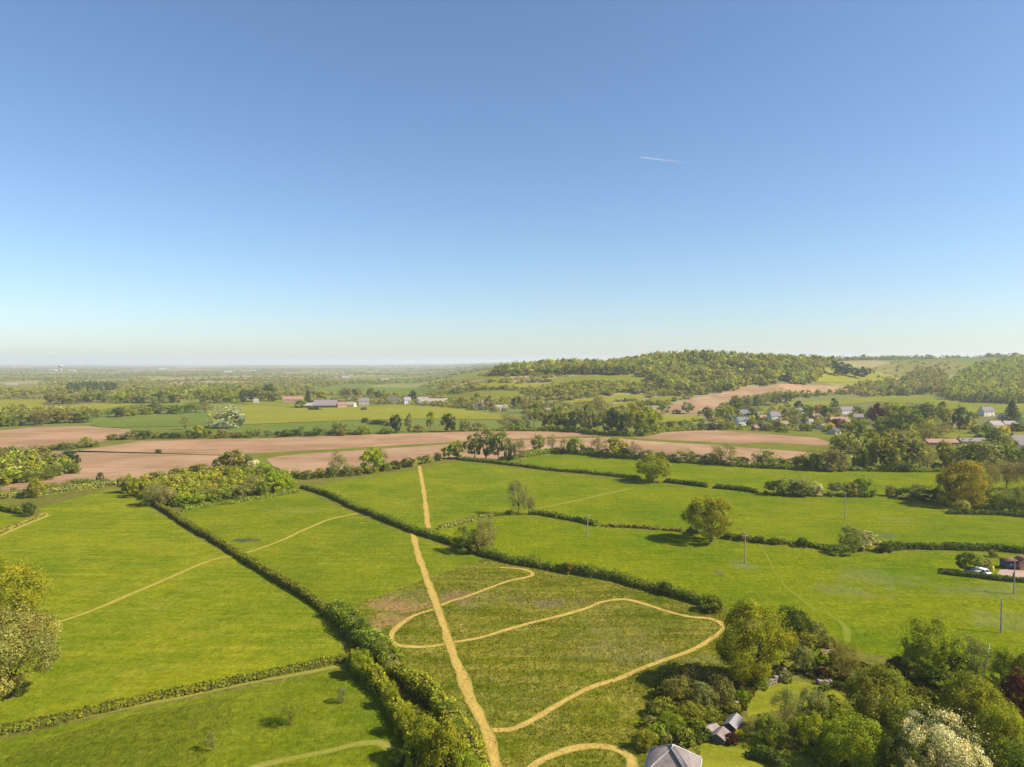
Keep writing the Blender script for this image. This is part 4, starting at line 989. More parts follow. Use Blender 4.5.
row([(308, 402, 9, 13, 'conifer', 'K'), (322, 400, 14, 9, 'round', 'Y'), (346, 398, 14, 10, 'round', 'P'), (357, 397, 12, 9, 'round', 'B'), (372, 398, 12, 10, 'round', 'B'), (378, 399, 8, 8, 'round', 'G3'), (384, 402, 6, 12, 'tall', 'B'), (413, 401, 9, 10, 'round', 'K'), (300, 408, 14, 9, 'bush', 'G2'), (312, 410, 8, 4, 'bush', 'G3'), (364, 410, 8, 3, 'bush', 'G3'), (318, 410, 9, 4, 'bush', 'G3'), (268, 397, 16, 12, 'round', 'G3'), (452, 403, 8, 6, 'bush', 'G2'), (461, 406, 9, 9, 'round', 'B'), (489, 409, 11, 13, 'round', 'P'), (518, 407, 14, 10, 'round', 'G3'), (525, 413, 14, 16, 'bare', 'P'), (502, 409, 8, 4, 'bush', 'G2'), (478, 398, 8, 6, 'bush', 'B')],
    'around the farm buildings', 'trees around the farm')
row([(838, 376, 17, 14, 'round', 'K'), (846, 376, 14, 12, 'round', 'G3'), (856, 378, 16, 10, 'round', 'K'), (864, 377, 14, 10, 'round', 'G3')], 'on the yellow-green hill clearing', 'dark trees on the hill clearing')

# ------------------------------------------------------------------ far woods and far hedgerows: masses nobody could count
def wood_from(bottom, dtop, step, cols, hr, wr, name, label, seed, protos=FAR):
    """a wood from a lower edge given in pixels up to a depth in metres"""
    rng = np.random.default_rng(seed)
    B = [W(*p) for p in bottom]; us = np.array([p[0] for p in bottom]); dy = np.array([b.y for b in B])
    P = []
    y = dy.min()
    while y < dtop:
        st = step / y * F
        for u in np.arange(us.min(), us.max(), st):
            uu = u + rng.uniform(-.5, .5) * st; yy = y + rng.uniform(-.5, .5) * step
            if yy > np.interp(uu, us, dy): P.append(((uu - CX) / F * yy, yy))
        y += step
    P = np.array(P); P = np.c_[P, H(P[:, 0], P[:, 1])]
    n = len(P)
    sw = 1 + .18 * np.sin(P[:, 0] / 46 + 1.2 * np.sin(P[:, 1] / 60)) + .2 * np.sin(P[:, 0] / 17 + P[:, 1] / 29)
    return mass(name, label, 'woodland', P, rng.uniform(*hr, n) * sw, rng.uniform(*wr, n) * (.6 + .4 * sw), pick_cols(rng, cols, n, P), seed, protos)

def wood_in(poly, step, cols, hr, wr, name, label, seed, protos=FAR, cat='woodland'):
    rng = np.random.default_rng(seed)
    P = in_world_poly(poly, step, rng); n = len(P)
    if n == 0: print('EMPTY WOOD', label); return
    return mass(name, label, cat, P, rng.uniform(*hr, n), rng.uniform(*wr, n), pick_cols(rng, cols, n, P), seed, protos)

MIXW = ['G2', 'H', 'S', 'G1', 'H', 'G3', 'B', 'Y', 'G2', 'P']
wood_from([(470, 378), (478, 376.5), (505, 376), (560, 375.5), (600, 374.8), (637, 375), (652, 381.5), (672, 389), (690, 394), (703, 396), (744, 387.3), (800, 384.4), (816, 383), (822, 372), (836, 365), (850, 360)], 1330, 10, MIXW, (8, 18), (12, 21), 'hill_woodland', 'mixed wood covering the crest of the long hill', 61)
wood_in([(527, 394), (545, 388), (600, 383.8), (650, 385), (690, 393), (690, 399), (677, 396), (640, 395), (627, 393.6), (575, 397), (545, 397.5)], 10, MIXW, (5, 9), (8, 14), 'slope_woodland', 'belt of young trees across the lower hillside', 62)
wood_in([(944, 395), (950, 399.5), (972, 403), (1024, 404.5), (1130, 406), (1130, 361.5), (1030, 362), (1000, 365.5), (975, 371), (955, 382)], 9.5, ['Y', 'G2', 'G1', 'H', 'G2', 'H'], (12, 19), (11, 18), 'east_woodland', 'yellow-green wood on the right hand slope', 63)
wood_in([(880, 396), (893, 388), (905, 384), (916, 374), (935, 373.5), (948, 382), (950, 392), (940, 394.5), (890, 396.5)], 9.5, ['G2', 'S', 'B', 'P', 'G3'], (11, 17), (9, 14), 'slope_grove', 'grove of tall trees left of the yellow-green wood', 64)
wood_in([(845, 392), (853, 386.5), (880, 383.5), (895, 380), (900, 386), (885, 397), (860, 397)], 11, ['G2', 'S', 'B', 'P'], (7, 12), (9, 14), 'slope_grove', 'brownish grove at the end of the ploughed slope', 65)
wood_in([(720, 408), (740, 402), (765, 397), (806, 395.5), (850, 392), (852, 394), (806, 398), (768, 402), (740, 407)], 9, ['G2', 'S', 'G2', 'B'], (5, 9), (8, 13), 'slope_hedgerow', 'band of trees along the lower edge of the ploughed slope', 66)
wood_in([(560, 408), (590, 405.5), (650, 411), (662, 417), (655, 423), (640, 424), (600, 421), (565, 424), (535, 419), (540, 411)], 12, ['G2', 'S', 'B', 'P', 'G1'], (4, 8), (7, 12), 'valley_thicket', 'tree filled hollow behind the dark grove', 67)
wood_in([(118, 488), (150, 480), (225, 468), (262, 472), (292, 486), (270, 494), (225, 500), (180, 507), (148, 503)], 4.2, ['G1', 'B', 'H', 'G2', 'H', 'G1', 'P'], (2.0, 4.4), (3.4, 6), 'young_plantation', 'dense fill of saplings in the young plantation', 68)
wood_in(PL[:1] + [(-40, 470), (0, 464), (14, 458), (34, 458), (52, 466), (70, 470), (60, 477), (20, 483), (-30, 492)], 6, ['G1', 'S', 'H', 'G2', 'S', 'G1'], (4, 8), (5, 9), 'left_thicket', 'dense scrub inside the thicket at the left edge', 69)
wood_in([(66, 393), (66, 389), (90, 387), (112, 387), (118, 390), (110, 393.5)], 16, ['K', 'K', 'G3'], (11, 16), (8, 12), 'pine_wood', 'block of dark pines on the plain', 70, FARC)
wood_in([(-80, 424), (-80, 413), (30, 413), (84, 415), (92, 420), (30, 423)], 13, ['B', 'P', 'S', 'Y', 'G2'], (7, 12), (9, 16), 'plain_thicket', 'brownish wood between two green fields at the left', 71)
wood_in([(120, 400), (180, 398), (262, 395), (280, 391), (255, 388), (180, 391), (110, 395)], 19, ['B', 'S', 'Y', 'G2', 'G3', 'G2'], (9, 15), (11, 17), 'plain_woodland', 'broad wood on the plain left of the farm', 72)
wood_in([(690, 427), (705, 414), (735, 411), (790, 407), (830, 409), (875, 414), (870, 428), (835, 433), (800, 432), (740, 431)], 15, ['G2', 'S', 'B', 'Y', 'G3', 'P'], (3, 7), (5, 10), 'village_greenery', 'garden shrubs between the village houses', 73)
wood_in([(870, 440), (880, 420), (925, 412), (965, 418), (975, 430), (945, 436), (910, 444)], 17, ['G2', 'S', 'G2', 'Y', 'G3', 'B'], (6, 11), (8, 13), 'village_greenery', 'garden trees behind the copper beech', 74)
wood_in([(866, 372), (880, 366), (905, 362), (940, 362), (965, 367), (950, 376), (905, 380), (880, 380)], 30, ['G2', 'B', 'G3', 'S'], (2.5, 6), (5, 9), 'downland_scrub', 'scattered scrub on the pale downland slope', 75, cat='scrub')

def clear_of_fields(x, y, z):
    px, py = proj(x, y, z)
    bad = np.zeros(len(x), bool)
    for p in CLEAR: bad |= inpoly(px, py + .4, p)
    return ~bad

def far_hedgerows(seed, n_lines, y0, y1, u0, u1, name, label, hr, wr, sp, dens_clump=.3, cols=('G2', 'S', 'B', 'S', 'H', 'P', 'B')):
    rng = np.random.default_rng(seed)
    X, Y = [], []
    for _ in range(n_lines):
        y = math.exp(rng.uniform(math.log(y0), math.log(y1))); u = rng.uniform(u0, u1); x = (u - CX) / F * y
        if rng.random() < dens_clump:
            m = rng.integers(15, 60); r = rng.uniform(40, 130)
            X.append(x + rng.normal(size=m) * r); Y.append(y + rng.normal(size=m) * r * .6)
        else:
            L = rng.uniform(150, 500) * (y / 2500 + .5); a = rng.choice([rng.normal(.1, .2), rng.normal(1.5, .3)], p=[.75, .25])
            m = int(L / sp); s = np.linspace(-L / 2, L / 2, m) + rng.uniform(-sp, sp, m) * .6
            X.append(x + s * math.cos(a)); Y.append(y + s * math.sin(a))
    X = np.concatenate(X); Y = np.concatenate(Y)
    k = (Y > y0 * .95) & (Y < y1 * 1.1)
    X, Y = X[k], Y[k]; Z = H(X, Y)
    k = clear_of_fields(X, Y, Z); X, Y, Z = X[k], Y[k], Z[k]
    px, py = proj(X, Y, Z); k = (px > -150) & (px < 1180); X, Y, Z = X[k], Y[k], Z[k]
    n = len(X)
    print(name, n)
    return mass(name, label, 'trees', np.c_[X, Y, Z], rng.uniform(*hr, n), rng.uniform(*wr, n), pick_cols(rng, cols, n), seed)

far_hedgerows(81, 60, 1000, 2100, -60, 470, 'plain_hedgerows', 'hedgerows and copses between the far fields on the plain', (4, 9), (7, 13), 9, .25)
far_hedgerows(82, 62, 2100, 4500, -60, 560, 'distant_hedgerows', 'hedgerows and copses fading into the distance', (3.5, 8), (9, 18), 13, .18)
far_hedgerows(83, 95, 4500, 16000, -60, 620, 'horizon_woods', 'hazy woods and hedgerows along the horizon', (4, 10), (26, 60), 36, .2)
far_hedgerows(84, 60, 1900, 5200, 780, 1120, 'skyline_woods', 'tree lines on the skyline behind the downland', (10, 18), (13, 24), 12, .35, ('G2', 'G3', 'S', 'B'))
far_hedgerows(85, 42, 830, 1080, 440, 640, 'hillfoot_hedgerows', 'hedges and small trees between the fields under the hill', (3, 7), (6, 10), 6, .15)
# ------------------------------------------------------------------ buildings
def mat_wall(nm, c): return plain(nm, c, .9, .8, .12)
WALLS = dict(white=mat_wall('white_render', (.60, .58, .54)), cream=mat_wall('cream_render', (.62, .54, .40)), pink=mat_wall('pink_render', (.50, .31, .22)),
             brick=mat_wall('red_brick', (.33, .17, .11)), stone=mat_wall('pale_stone', (.46, .40, .32)), timber=mat_wall('dark_timber', (.10, .085, .075)), grey=mat_wall('grey_stone', (.36, .34, .31)))
def roof_mat(nm, c):
    t = NT(nm); p = t.pos()
    w = t.n('TexWave', bands_direction='Z'); w.inputs['Scale'].default_value = 1.6; w.inputs['Distortion'].default_value = 1.5; t.l(p, w.inputs['Vector'])
    f = t.math('ADD', t.math('MULTIPLY', t.ramp(t.noise(p, 1.1, 6, .75), .35, .68), .75), t.math('MULTIPLY', w.outputs['Fac'], .25))
    col = t.mix(f, tuple(v * .68 for v in c), tuple(v * 1.25 for v in c))
    return t.diffuse(col, .75, w.outputs['Fac'], .2, .05)
ROOFS = dict(slate=roof_mat('slate_tiles', (0.136, 0.129, 0.133)), tile=roof_mat('clay_tiles', (0.231, 0.136, 0.095)), red=roof_mat('red_tiles', (0.272, 0.136, 0.095)), sheet=roof_mat('weathered_sheeting', (0.245, 0.195, 0.172)),
             pale=roof_mat('pale_sheeting', (0.231, 0.197, 0.177)), purple=roof_mat('purple_slates', (0.160, 0.133, 0.139)), dark=roof_mat('dark_tiles', (0.082, 0.071, 0.068)), blue=roof_mat('blue_grey_slates', (0.116, 0.126, 0.143)), whiteroof=roof_mat('white_sheeting', (0.218, 0.218, 0.224)))
M_GLASS = NT('window_glass').diffuse((.03, .04, .05), .15)
M_DOOR = plain('door_paint', (.12, .14, .16), .6)
M_FRAME = plain('window_frame_paint', (.70, .70, .68), .6)

def house(px, py, wpx, hpx, depth, wall, roof, label, yaw=0.0, name='house', cat='house', pitch=.5, chimneys=1, win=2, door=True, wall_share=.55, group=None):
    """a gabled building; wpx, hpx are its size in the photograph; the ridge runs along its length"""
    p = W(px, py); k = p.y / F
    L = wpx * k; Hh = hpx * k; D = depth
    wh = Hh * wall_share; rh = Hh - wh
    o = empty(name, p, yaw)
    tag(o, label, cat, group)
    g = Geo()
    x, y = L / 2, D / 2
    V = [(-x, -y, -.8), (x, -y, -.8), (x, y, -.8), (-x, y, -.8), (-x, -y, wh), (x, -y, wh), (x, y, wh), (-x, y, wh), (-x, 0, wh + rh - .12), (x, 0, wh + rh - .12)]
    g.add(V, [[0, 1, 5, 4], [2, 3, 7, 6]]); g.add(V, [[0, 4, 8, 7, 3], [1, 2, 6, 9, 5]])
    g.obj('wall', WALLS[wall], o)
    r = Geo(); ov = .35; e = rh / y; zz = wh - ov * e
    for s in (-1, 1):
        A = [(-x - ov, s * (y + ov), zz), (x + ov, s * (y + ov), zz), (x + ov, 0, wh + rh), (-x - ov, 0, wh + rh)]
        B = [(a, b, c + .22) for a, b, c in A]
        r.add(A + B, [[0, 1, 2, 3], [4, 5, 6, 7], [0, 1, 5, 4], [1, 2, 6, 5], [0, 3, 7, 4]])
    ro = r.obj('roof', ROOFS[roof], o)
    for c in range(chimneys):
        cg = Geo(); cx = (-x + .8) if c == 0 else (x - .8)
        cg.box((cx, 0, wh + rh + .5), (.7, .9, 1.7)); cg.box((cx, 0, wh + rh + 1.42), (.84, 1.04, .14))
        cg.obj('chimney', WALLS['brick'], ro)
    rows_ = [1.3] if wh < 4.2 else [1.3, 3.9]
    for zc in rows_:
        for i in range(win):
            wx = (i + .5) / win * L - x
            if door and zc == rows_[0] and i == win // 2: continue
            f = Geo(); f.box((wx, -y - .03, zc), (1.25, .10, 1.25)); fo = f.obj('window', M_FRAME, o)
            q = Geo(); q.box((wx, -y - .085, zc), (1.03, .03, 1.03)); q.obj('pane', M_GLASS, fo)
    if door:
        i = win // 2; wx = (i + .5) / max(win, 1) * L - x
        q = Geo(); q.box((wx, -y - .03, 1.0), (1.0, .10, 2.0)); q.obj('door', M_DOOR, o)
    return o

def shed(px, py, wpx, hpx, depth, wall, roof, label, yaw=0.0, name='barn', cat='barn', **kw):
    kw.setdefault('chimneys', 0); kw.setdefault('win', 0); kw.setdefault('door', False)
    return house(px, py, wpx, hpx, depth, wall, roof, label, yaw, name, cat, **kw)

# farm
house(293, 402.5, 19, 6, 8, 'pink', 'red', 'long pink farmhouse with a red roof among trees', .1, win=5)
shed(326, 407.5, 23, 7.5, 22, 'timber', 'purple', 'large barn with a grey-purple roof', .05, wall_share=.35)
shed(308, 408, 10, 5, 12, 'timber', 'sheet', 'small grey shed left of the large barn', .1)
shed(342, 407.5, 9, 5.5, 9, 'pink', 'tile', 'pinkish farm building right of the large barn', .3)
shed(351, 407, 9, 5, 8, 'cream', 'pale', 'pale farm building beside the pinkish one', -.2)
house(364, 405, 10, 7, 8, 'stone', 'purple', 'stone house behind the pale farm buildings', .2)
house(394, 403.5, 13, 6, 8, 'grey', 'dark', 'dark roofed cottage left of the white house', .1)
house(407, 404, 7, 7, 8, 'white', 'pale', 'bright white house in the middle of the farms', .5)
shed(434, 404, 27, 5.5, 16, 'cream', 'pale', 'long pale pinkish barn', .05, wall_share=.5)
shed(424, 402, 12, 5, 12, 'white', 'sheet', 'low white shed behind the long pale barn', .05)
house(479, 408.5, 9, 6, 8, 'white', 'dark', 'dark roofed cottage with a white gable', .7)
house(486, 406, 9, 6, 8, 'brick', 'tile', 'brick cottage behind the one with the white gable', .2)
house(501, 410, 13, 5, 8, 'white', 'pale', 'long low white cottage', .1, win=4)
house(548, 413, 7, 5, 7, 'white', 'purple', 'small white cottage above the grove', .4)
# village
house(742, 425, 12, 8, 7, 'white', 'blue', 'bright white village house with blue-grey roof', .22, chimneys=2)
shed(745, 417, 12, 7, 9, 'timber', 'blue', 'blue-grey roofed barn behind the bright white house', .15)
house(760, 430, 14, 5, 7, 'brick', 'tile', 'low brick cottage in front of the village', .1)
house(774, 421, 11, 9.5, 7, 'white', 'purple', 'tall white house with a purple-grey roof', .3, chimneys=2)
house(762, 420, 9, 5, 7, 'brick', 'tile', 'brick house with a tiled roof left of the tall white house', .1)
shed(703, 427, 6, 4, 7, 'grey', 'blue', 'small grey roofed shed by the paddock', .2)
house(788, 417, 7, 7, 8, 'brick', 'dark', 'dark roofed brick house in the village', .5)
house(798, 415, 9, 7, 8, 'white', 'purple', 'white walled house behind the village trees', .3)
house(847, 414, 18, 7, 8, 'white', 'purple', 'large white gabled house below the hill pasture', .3, chimneys=2, win=4)
house(838, 426, 19, 9, 9, 'brick', 'tile', 'long brick house with a clay roof', .15, chimneys=2, win=4)
house(808, 424, 9, 5, 7, 'cream', 'pale', 'cream bungalow among the village gardens', .2)
house(834, 434, 9, 6, 7, 'stone', 'dark', 'small stone house beside the brown field', .6)
house(986, 416, 13, 9, 8, 'cream', 'slate', 'isolated cream gabled house with slate roof below the wood', .25, chimneys=1)
house(994, 429, 13, 8, 10, 'white', 'pale', 'white bungalow at the right edge', .2)
house(1009, 427, 12, 6, 9, 'cream', 'pale', 'cream roofed house right of the white bungalow', -.1)
house(940, 445, 30, 6, 8, 'brick', 'tile', 'long red brick terrace behind the tall belt', -.02, win=6)
house(972, 444, 27, 6, 8, 'brick', 'purple', 'terrace with grey roof behind the tall belt', -.04, win=5)
house(1001, 448, 12, 6, 8, 'stone', 'purple', 'grey roofed house by the lane', .3)
house(1022, 450, 20, 15, 12, 'stone', 'purple', 'large house with a grey-purple roof at the right edge', -.15, win=3, wall_share=.42)
house(249, 400, 6, 6, 8, 'cream', 'tile', 'cream house hidden in the wood on the plain', .3)
house(256, 403, 5, 4, 8, 'white', 'sheet', 'small white house at the edge of the wood on the plain', .3)
for i, (x, y, w, h, lb) in enumerate([(53, 371.3, 7, 2, 'bright white warehouse far off on the plain'), (72, 371.6, 6, 1.6, 'pale warehouse right of the bright white one'), (228, 373, 7, 2, 'small white barn far off on the plain'), (252, 371.6, 8, 1.6, 'pale long shed near the horizon'), (345, 378, 8, 2.2, 'white shed in the far fields'), (12, 385, 9, 1.6, 'pale shed at the left edge of the plain'), (162, 369.4, 6, 1.6, 'faint white shed on the horizon')]):
    shed(x, y, w, h, 30, 'grey', 'whiteroof', lb, .1 * i)
shed(384, 381, 7, 2.5, 20, 'white', 'pale', 'pale barn in the far fields behind the farm', .1)

MORE = [(716, 428, 7, 5, 'cream', 'tile', 'cream cottage left of the bright white house'), (731, 421, 8, 6, 'stone', 'dark', 'stone house behind the paddock trees'), (756, 417, 7, 5, 'cream', 'purple', 'small cream house right of the blue-grey barn'),
        (783, 427, 9, 6, 'stone', 'tile', 'stone cottage with a tiled roof in the village gardens'), (797, 424, 8, 5, 'white', 'dark', 'white cottage with a dark roof in the village gardens'), (816, 419, 8, 5, 'brick', 'tile', 'small brick house behind the russet tree'),
        (822, 429, 8, 5, 'cream', 'purple', 'small cream house beside the brick house'), (858, 420, 9, 6, 'stone', 'purple', 'stone house left of the copper beech'), (900, 447, 10, 5, 'stone', 'tile', 'stone cottage half hidden by the tall belt'),
        (1012, 440, 10, 6, 'white', 'dark', 'white walled house behind the grey-purple roof'), (955, 427, 10, 6, 'cream', 'tile', 'cream house with a tiled roof in the eastern gardens'), (1003, 419, 8, 5, 'stone', 'dark', 'stone barn beside the dark conifer')]
for i, (x, y, w, h, wl, rf, lb) in enumerate(MORE):
    house(x, y, w, h, 7.5, wl, rf, lb, [.1, .6, -.3, .35, .9][i % 5])

# ------------------------------------------------------------------ the slate roofed house at the bottom
def near_house():
    o = empty('house', (19.8, 85.0, 0), math.radians(70))
    tag(o, 'house with a hipped slate roof cut off by the bottom edge', 'house')
    hx, hy, ez, rz = 3.1, 3.2, 5.25, 7.75
    g = Geo(); g.box((0, 0, 2.55), (2 * hx - .5, 2 * hy - .5, 4.9)); g.obj('wall', WALLS['white'], o)
    A = [(-hx, -hy, ez), (hx, -hy, ez), (hx, hy, ez), (-hx, hy, ez), (-.35, 0, rz), (.35, 0, rz)]
    r = Geo()
    r.add(A, [[0, 1, 5, 4], [2, 3, 4, 5]]); r.add(A, [[1, 2, 5], [3, 0, 4]])
    B = [(x, y, z - .16) for x, y, z in A[:4]]
    r.add(A[:4] + B, [[0, 1, 5, 4], [1, 2, 6, 5], [2, 3, 7, 6], [3, 0, 4, 7], [4, 5, 6, 7]])
    ro = r.obj('roof', ROOFS['sheet'], o)
    # lead covered strip down the near hip and ridge tiles on the others
    st = Geo()
    a, b = np.array(A[4]), np.array(A[0]); d = (b - a) / np.linalg.norm(b - a); sd = np.cross(d, [0, 0, 1]); sd /= np.linalg.norm(sd)
    q = [a - sd * .30 + [0, 0, .02], a + sd * .30 + [0, 0, .02], b + sd * .42 + [0, 0, .02], b - sd * .42 + [0, 0, .02]]
    up = np.array([0, 0, .09])
    st.add([v + up for v in q] + [v - up for v in q], [[0, 1, 2, 3], [4, 5, 6, 7], [0, 1, 5, 4], [1, 2, 6, 5], [2, 3, 7, 6], [3, 0, 4, 7]])
    st.obj('lead_strip', plain('lead_sheet', (.10, .10, .105), .5, 2.0, .2), ro)
    rt = Geo()
    for s, e in ((4, 5), (5, 1), (5, 2), (4, 3)): rt.tube([np.array(A[s]) + [0, 0, .03], np.array(A[e]) + [0, 0, .03]], [.09, .09], 6)
    rt.obj('ridge_tiles', plain('ridge_tile_clay', (.42, .38, .35), .8, 2.0, .25), ro)
    gt = Geo()
    for s, e in ((0, 1), (1, 2), (2, 3), (3, 0)):
        p, q = np.array(A[s]), np.array(A[e]); p[2] -= .14; q[2] -= .14
        gt.tube([p * [1.02, 1.02, 1], q * [1.02, 1.02, 1]], [.06, .06], 6)
    gt.obj('gutter', plain('gutter_paint', (.55, .55, .53), .5), ro)
    for sx in (1,):
        for yy in (-1.5, 1.5):
            f = Geo(); f.box((hx - .24, yy, 3.7), (.1, 1.1, 1.2)); fo = f.obj('window', M_FRAME, o)
            q = Geo(); q.box((hx - .18, yy, 3.7), (.03, .9, 1.0)); q.obj('pane', M_GLASS, fo)
near_house()

# garden sheds
def small_shed(px, py, L, D, wh, rh, yaw, wall, roof, label, name='garden_shed', glass=False):
    p = W(px, py); o = empty(name, p, yaw); tag(o, label, 'greenhouse' if glass else 'shed')
    x, y = L / 2, D / 2
    V = [(-x, -y, -.1), (x, -y, -.1), (x, y, -.1), (-x, y, -.1), (-x, -y, wh), (x, -y, wh), (x, y, wh), (-x, y, wh), (-x, 0, wh + rh - .06), (x, 0, wh + rh - .06)]
    g = Geo(); g.add(V, [[0, 1, 5, 4], [2, 3, 7, 6]]); g.add(V, [[0, 4, 8, 7, 3], [1, 2, 6, 9, 5]]); g.obj('wall', wall, o)
    r = Geo(); ov = .2; e = rh / y; zz = wh - ov * e
    for s in (-1, 1):
        A = [(-x - ov, s * (y + ov), zz), (x + ov, s * (y + ov), zz), (x + ov, 0, wh + rh), (-x - ov, 0, wh + rh)]
        B = [(a, b, c + .08) for a, b, c in A]
        r.add(A + B, [[0, 1, 2, 3], [4, 5, 6, 7], [0, 1, 5, 4], [1, 2, 6, 5], [0, 3, 7, 4]])
    ro = r.obj('roof', roof, o)
    if glass:
        b = Geo()
        for i in range(7):
            t = -x + L * i / 6
            for s in (-1, 1): b.tube([(t, s * (y + .2), zz + .11), (t, 0, wh + rh + .11)], [.045, .045], 4)
        b.obj('glazing_bars', M_FRAME, ro)
    d = Geo(); d.box((x * .3, -y - .03, wh * .45), (.7, .07, wh * .9)); d.obj('door', M_DOOR, o)
    return o
small_shed(711, 734, 2.0, 1.8, .9, .4, .5, WALLS['timber'], ROOFS['sheet'], 'small garden shed with a dull purplish roof')
small_shed(720, 740, 2.4, 2.0, .9, .5, .95, WALLS['timber'], ROOFS['sheet'], 'garden shed with a weathered pinkish-grey roof')
M_GR = NT('greenhouse_glass'); _b = M_GR.n('BsdfPrincipled'); _b.inputs['Base Color'].default_value = (.25, .21, .20, 1); _b.inputs['Roughness'].default_value = .5
M_GR.l(_b.outputs[0], M_GR.out.inputs['Surface'])
small_shed(733, 727, 3.3, 1.7, .8, .55, .95, WALLS['timber'], M_GR.m, 'grey glass greenhouse beyond the garden sheds', 'greenhouse', True)
small_shed(828, 660, 2.6, 1.8, 1.4, .5, .25, WALLS['brick'], ROOFS['tile'], 'little shed with a pale pinkish roof under the garden trees')

# stone walls and stacks
def stones(px, py, L, yaw, label, seed, h=1.1, w=.55):
    rng = np.random.default_rng(seed); p = W(px, py)
    o = empty('garden_wall', p, yaw); tag(o, label, 'wall')
    g = Geo(); x = -L / 2
    while x < L / 2:
        s = rng.uniform(.35, .7); z = 0
        while z < h * rng.uniform(.7, 1.1):
            t = rng.uniform(.18, .32); v = rng.uniform(.75, 1.25)
            g.box((x + s / 2, rng.normal() * .04, z + t / 2), (s * .97, w * rng.uniform(.8, 1.1), t * .97), rng.normal() * .06, 0, (v, v, v)); z += t
        x += s
    t = NT('dry_stone'); at = t.n('Attribute', attribute_name='tint')
    c = t.mix(1.0, t.mix(t.noise(t.pos(), 3, 4), (.17, .13, .11), (.30, .24, .21)), at.outputs['Color'], 'MULTIPLY')
    g.obj('stonework', t.diffuse(c), o)
stones(772, 684, 4.0, .55, 'low stone wall left of the upper lawn', 3)
stones(782, 680, 2.4, .9, 'short stone wall meeting the low one by the upper lawn', 4, 1.3)
stones(734, 712, 1.8, 1.0, 'pale stone stack behind the greenhouse', 5, 1.2, .8)
stones(823, 684, 2.2, .1, 'pale stones at the right end of the upper lawn', 6, .6, .8)

# ------------------------------------------------------------------ poles
M_POLE = plain('weathered_pole', (.30, .25, .20), .9, 4.0, .3)
M_POLEP = plain('bleached_timber', (.60, .50, .36), .9, 4.0, .2)
def pole(px, py, hpx, label, arm=True, seed=0):
    p = W(px, py); h = hpx * p.y / F
    o = empty('utility_pole', p, .25 + seed * .2); tag(o, label, 'pole', None)
    g = Geo(); g.tube([(0, 0, -.3), (0, 0, h * .5), (0, 0, h)], [.17, .145, .115], 8); g.obj('shaft', M_POLE, o)
    a = Geo()
    if arm:
        a.box((0, .13, h - .35), (1.7, .12, .14)); ao = a.obj('crossarm', M_POLE, o)
        for x in (-.72, 0, .72):
            q = Geo(); q.tube([(x, .13, h - .28), (x, .13, h - .16), (x, .13, h - .06)], [.05, .07, .04], 8); q.obj('insulator', WALLS['white'], ao)
    else:
        a.box((0, .2, h * .55), (.5, .25, .8)); a.obj('equipment_box', M_DOOR, o)
    return o
pole(587.5, 537, 23, 'faint utility pole left of the large lone oak', True, 0)
pole(745, 563.5, 29, 'utility pole standing in the bright pasture', True, 1)
pole(845, 520, 28, 'utility pole above the white blossom bush', True, 2)
pole(1014, 594, 36, 'utility pole beside the gravel yard hedge', False, 3)
pole(1001, 633, 35, 'utility pole in the pasture above the leaning one', True, 4)
p = W(982, 680); k = p.y / F
o = empty('leaning_pole', p); tag(o, 'pale bleached pole leaning to the right among the shrubs', 'pole')
g = Geo(); g.tube([(0, 0, -.3), (4.3 * k, .2, 18 * k), (8 * k, .4, 36 * k)], [.22, .19, .15], 8); g.obj('shaft', M_POLEP, o)
g = Geo(); g.box((6.9 * k, .35, 31 * k), (.9, .1, .12), .5); g.obj('crossarm', M_POLEP, o)

# ------------------------------------------------------------------ yard vehicles
M_WHITE = plain('white_paint', (.78, .78, .76), .4, 2.0, .04)
M_RED = plain('rusty_red_paint', (.22, .10, .065), .6, 1.5, .3)
M_BLUE = plain('dark_blue_paint', (.05, .06, .10), .5, 2.0, .2)
M_TYRE = plain('tyre_rubber', (.03, .03, .03), .9)
M_GREYP = plain('galvanised_steel', (.40, .41, .42), .5, 2.0, .15)
def wheel(par, x, y, r=.34, w=.22):
    g = Geo(); th = np.linspace(0, 2 * math.pi, 16, endpoint=False)
    for s in (0,):
        V = np.concatenate([np.c_[x + r * np.cos(th), np.full(16, y - w / 2), r + r * np.sin(th)], np.c_[x + r * np.cos(th), np.full(16, y + w / 2), r + r * np.sin(th)]])
        g.add(V, [[i, (i + 1) % 16, 16 + (i + 1) % 16, 16 + i] for i in range(16)]); g.add(V, [list(range(16)), list(range(16, 32))])
    return g.obj('wheel', M_TYRE, par)
def prism(g, prof, y0, y1, mat=0):
    n = len(prof); V = [(x, y0, z) for x, z in prof] + [(x, y1, z) for x, z in prof]
    g.add(V, [[i, (i + 1) % n, n + (i + 1) % n, n + i] for i in range(n)], (1, 1, 1), mat); g.add(V, [list(range(n)), list(range(n, 2 * n))], (1, 1, 1), mat)
p = W(983, 574.5)
o = empty('parked_van', p, math.radians(-70)); o.scale = (.8, .8, .8); tag(o, 'white van parked behind the yard hedge', 'van')
g = Geo(); prism(g, [(-2.4, .35), (2.3, .35), (2.4, .9), (1.7, 1.15), (1.1, 1.95), (-2.2, 2.0), (-2.4, 1.8)], -.92, .92); g.obj('body', M_WHITE, o)
g = Geo(); g.add([(1.66, -.8, 1.22), (1.66, .8, 1.22), (1.16, .76, 1.90), (1.16, -.76, 1.90)], [[0, 1, 2, 3]]); g.add([(1.70, -.8, 1.22), (1.70, .8, 1.22), (1.19, .76, 1.92), (1.19, -.76, 1.92)], [[0, 1, 2, 3]]); g.obj('windscreen', M_GLASS, o)
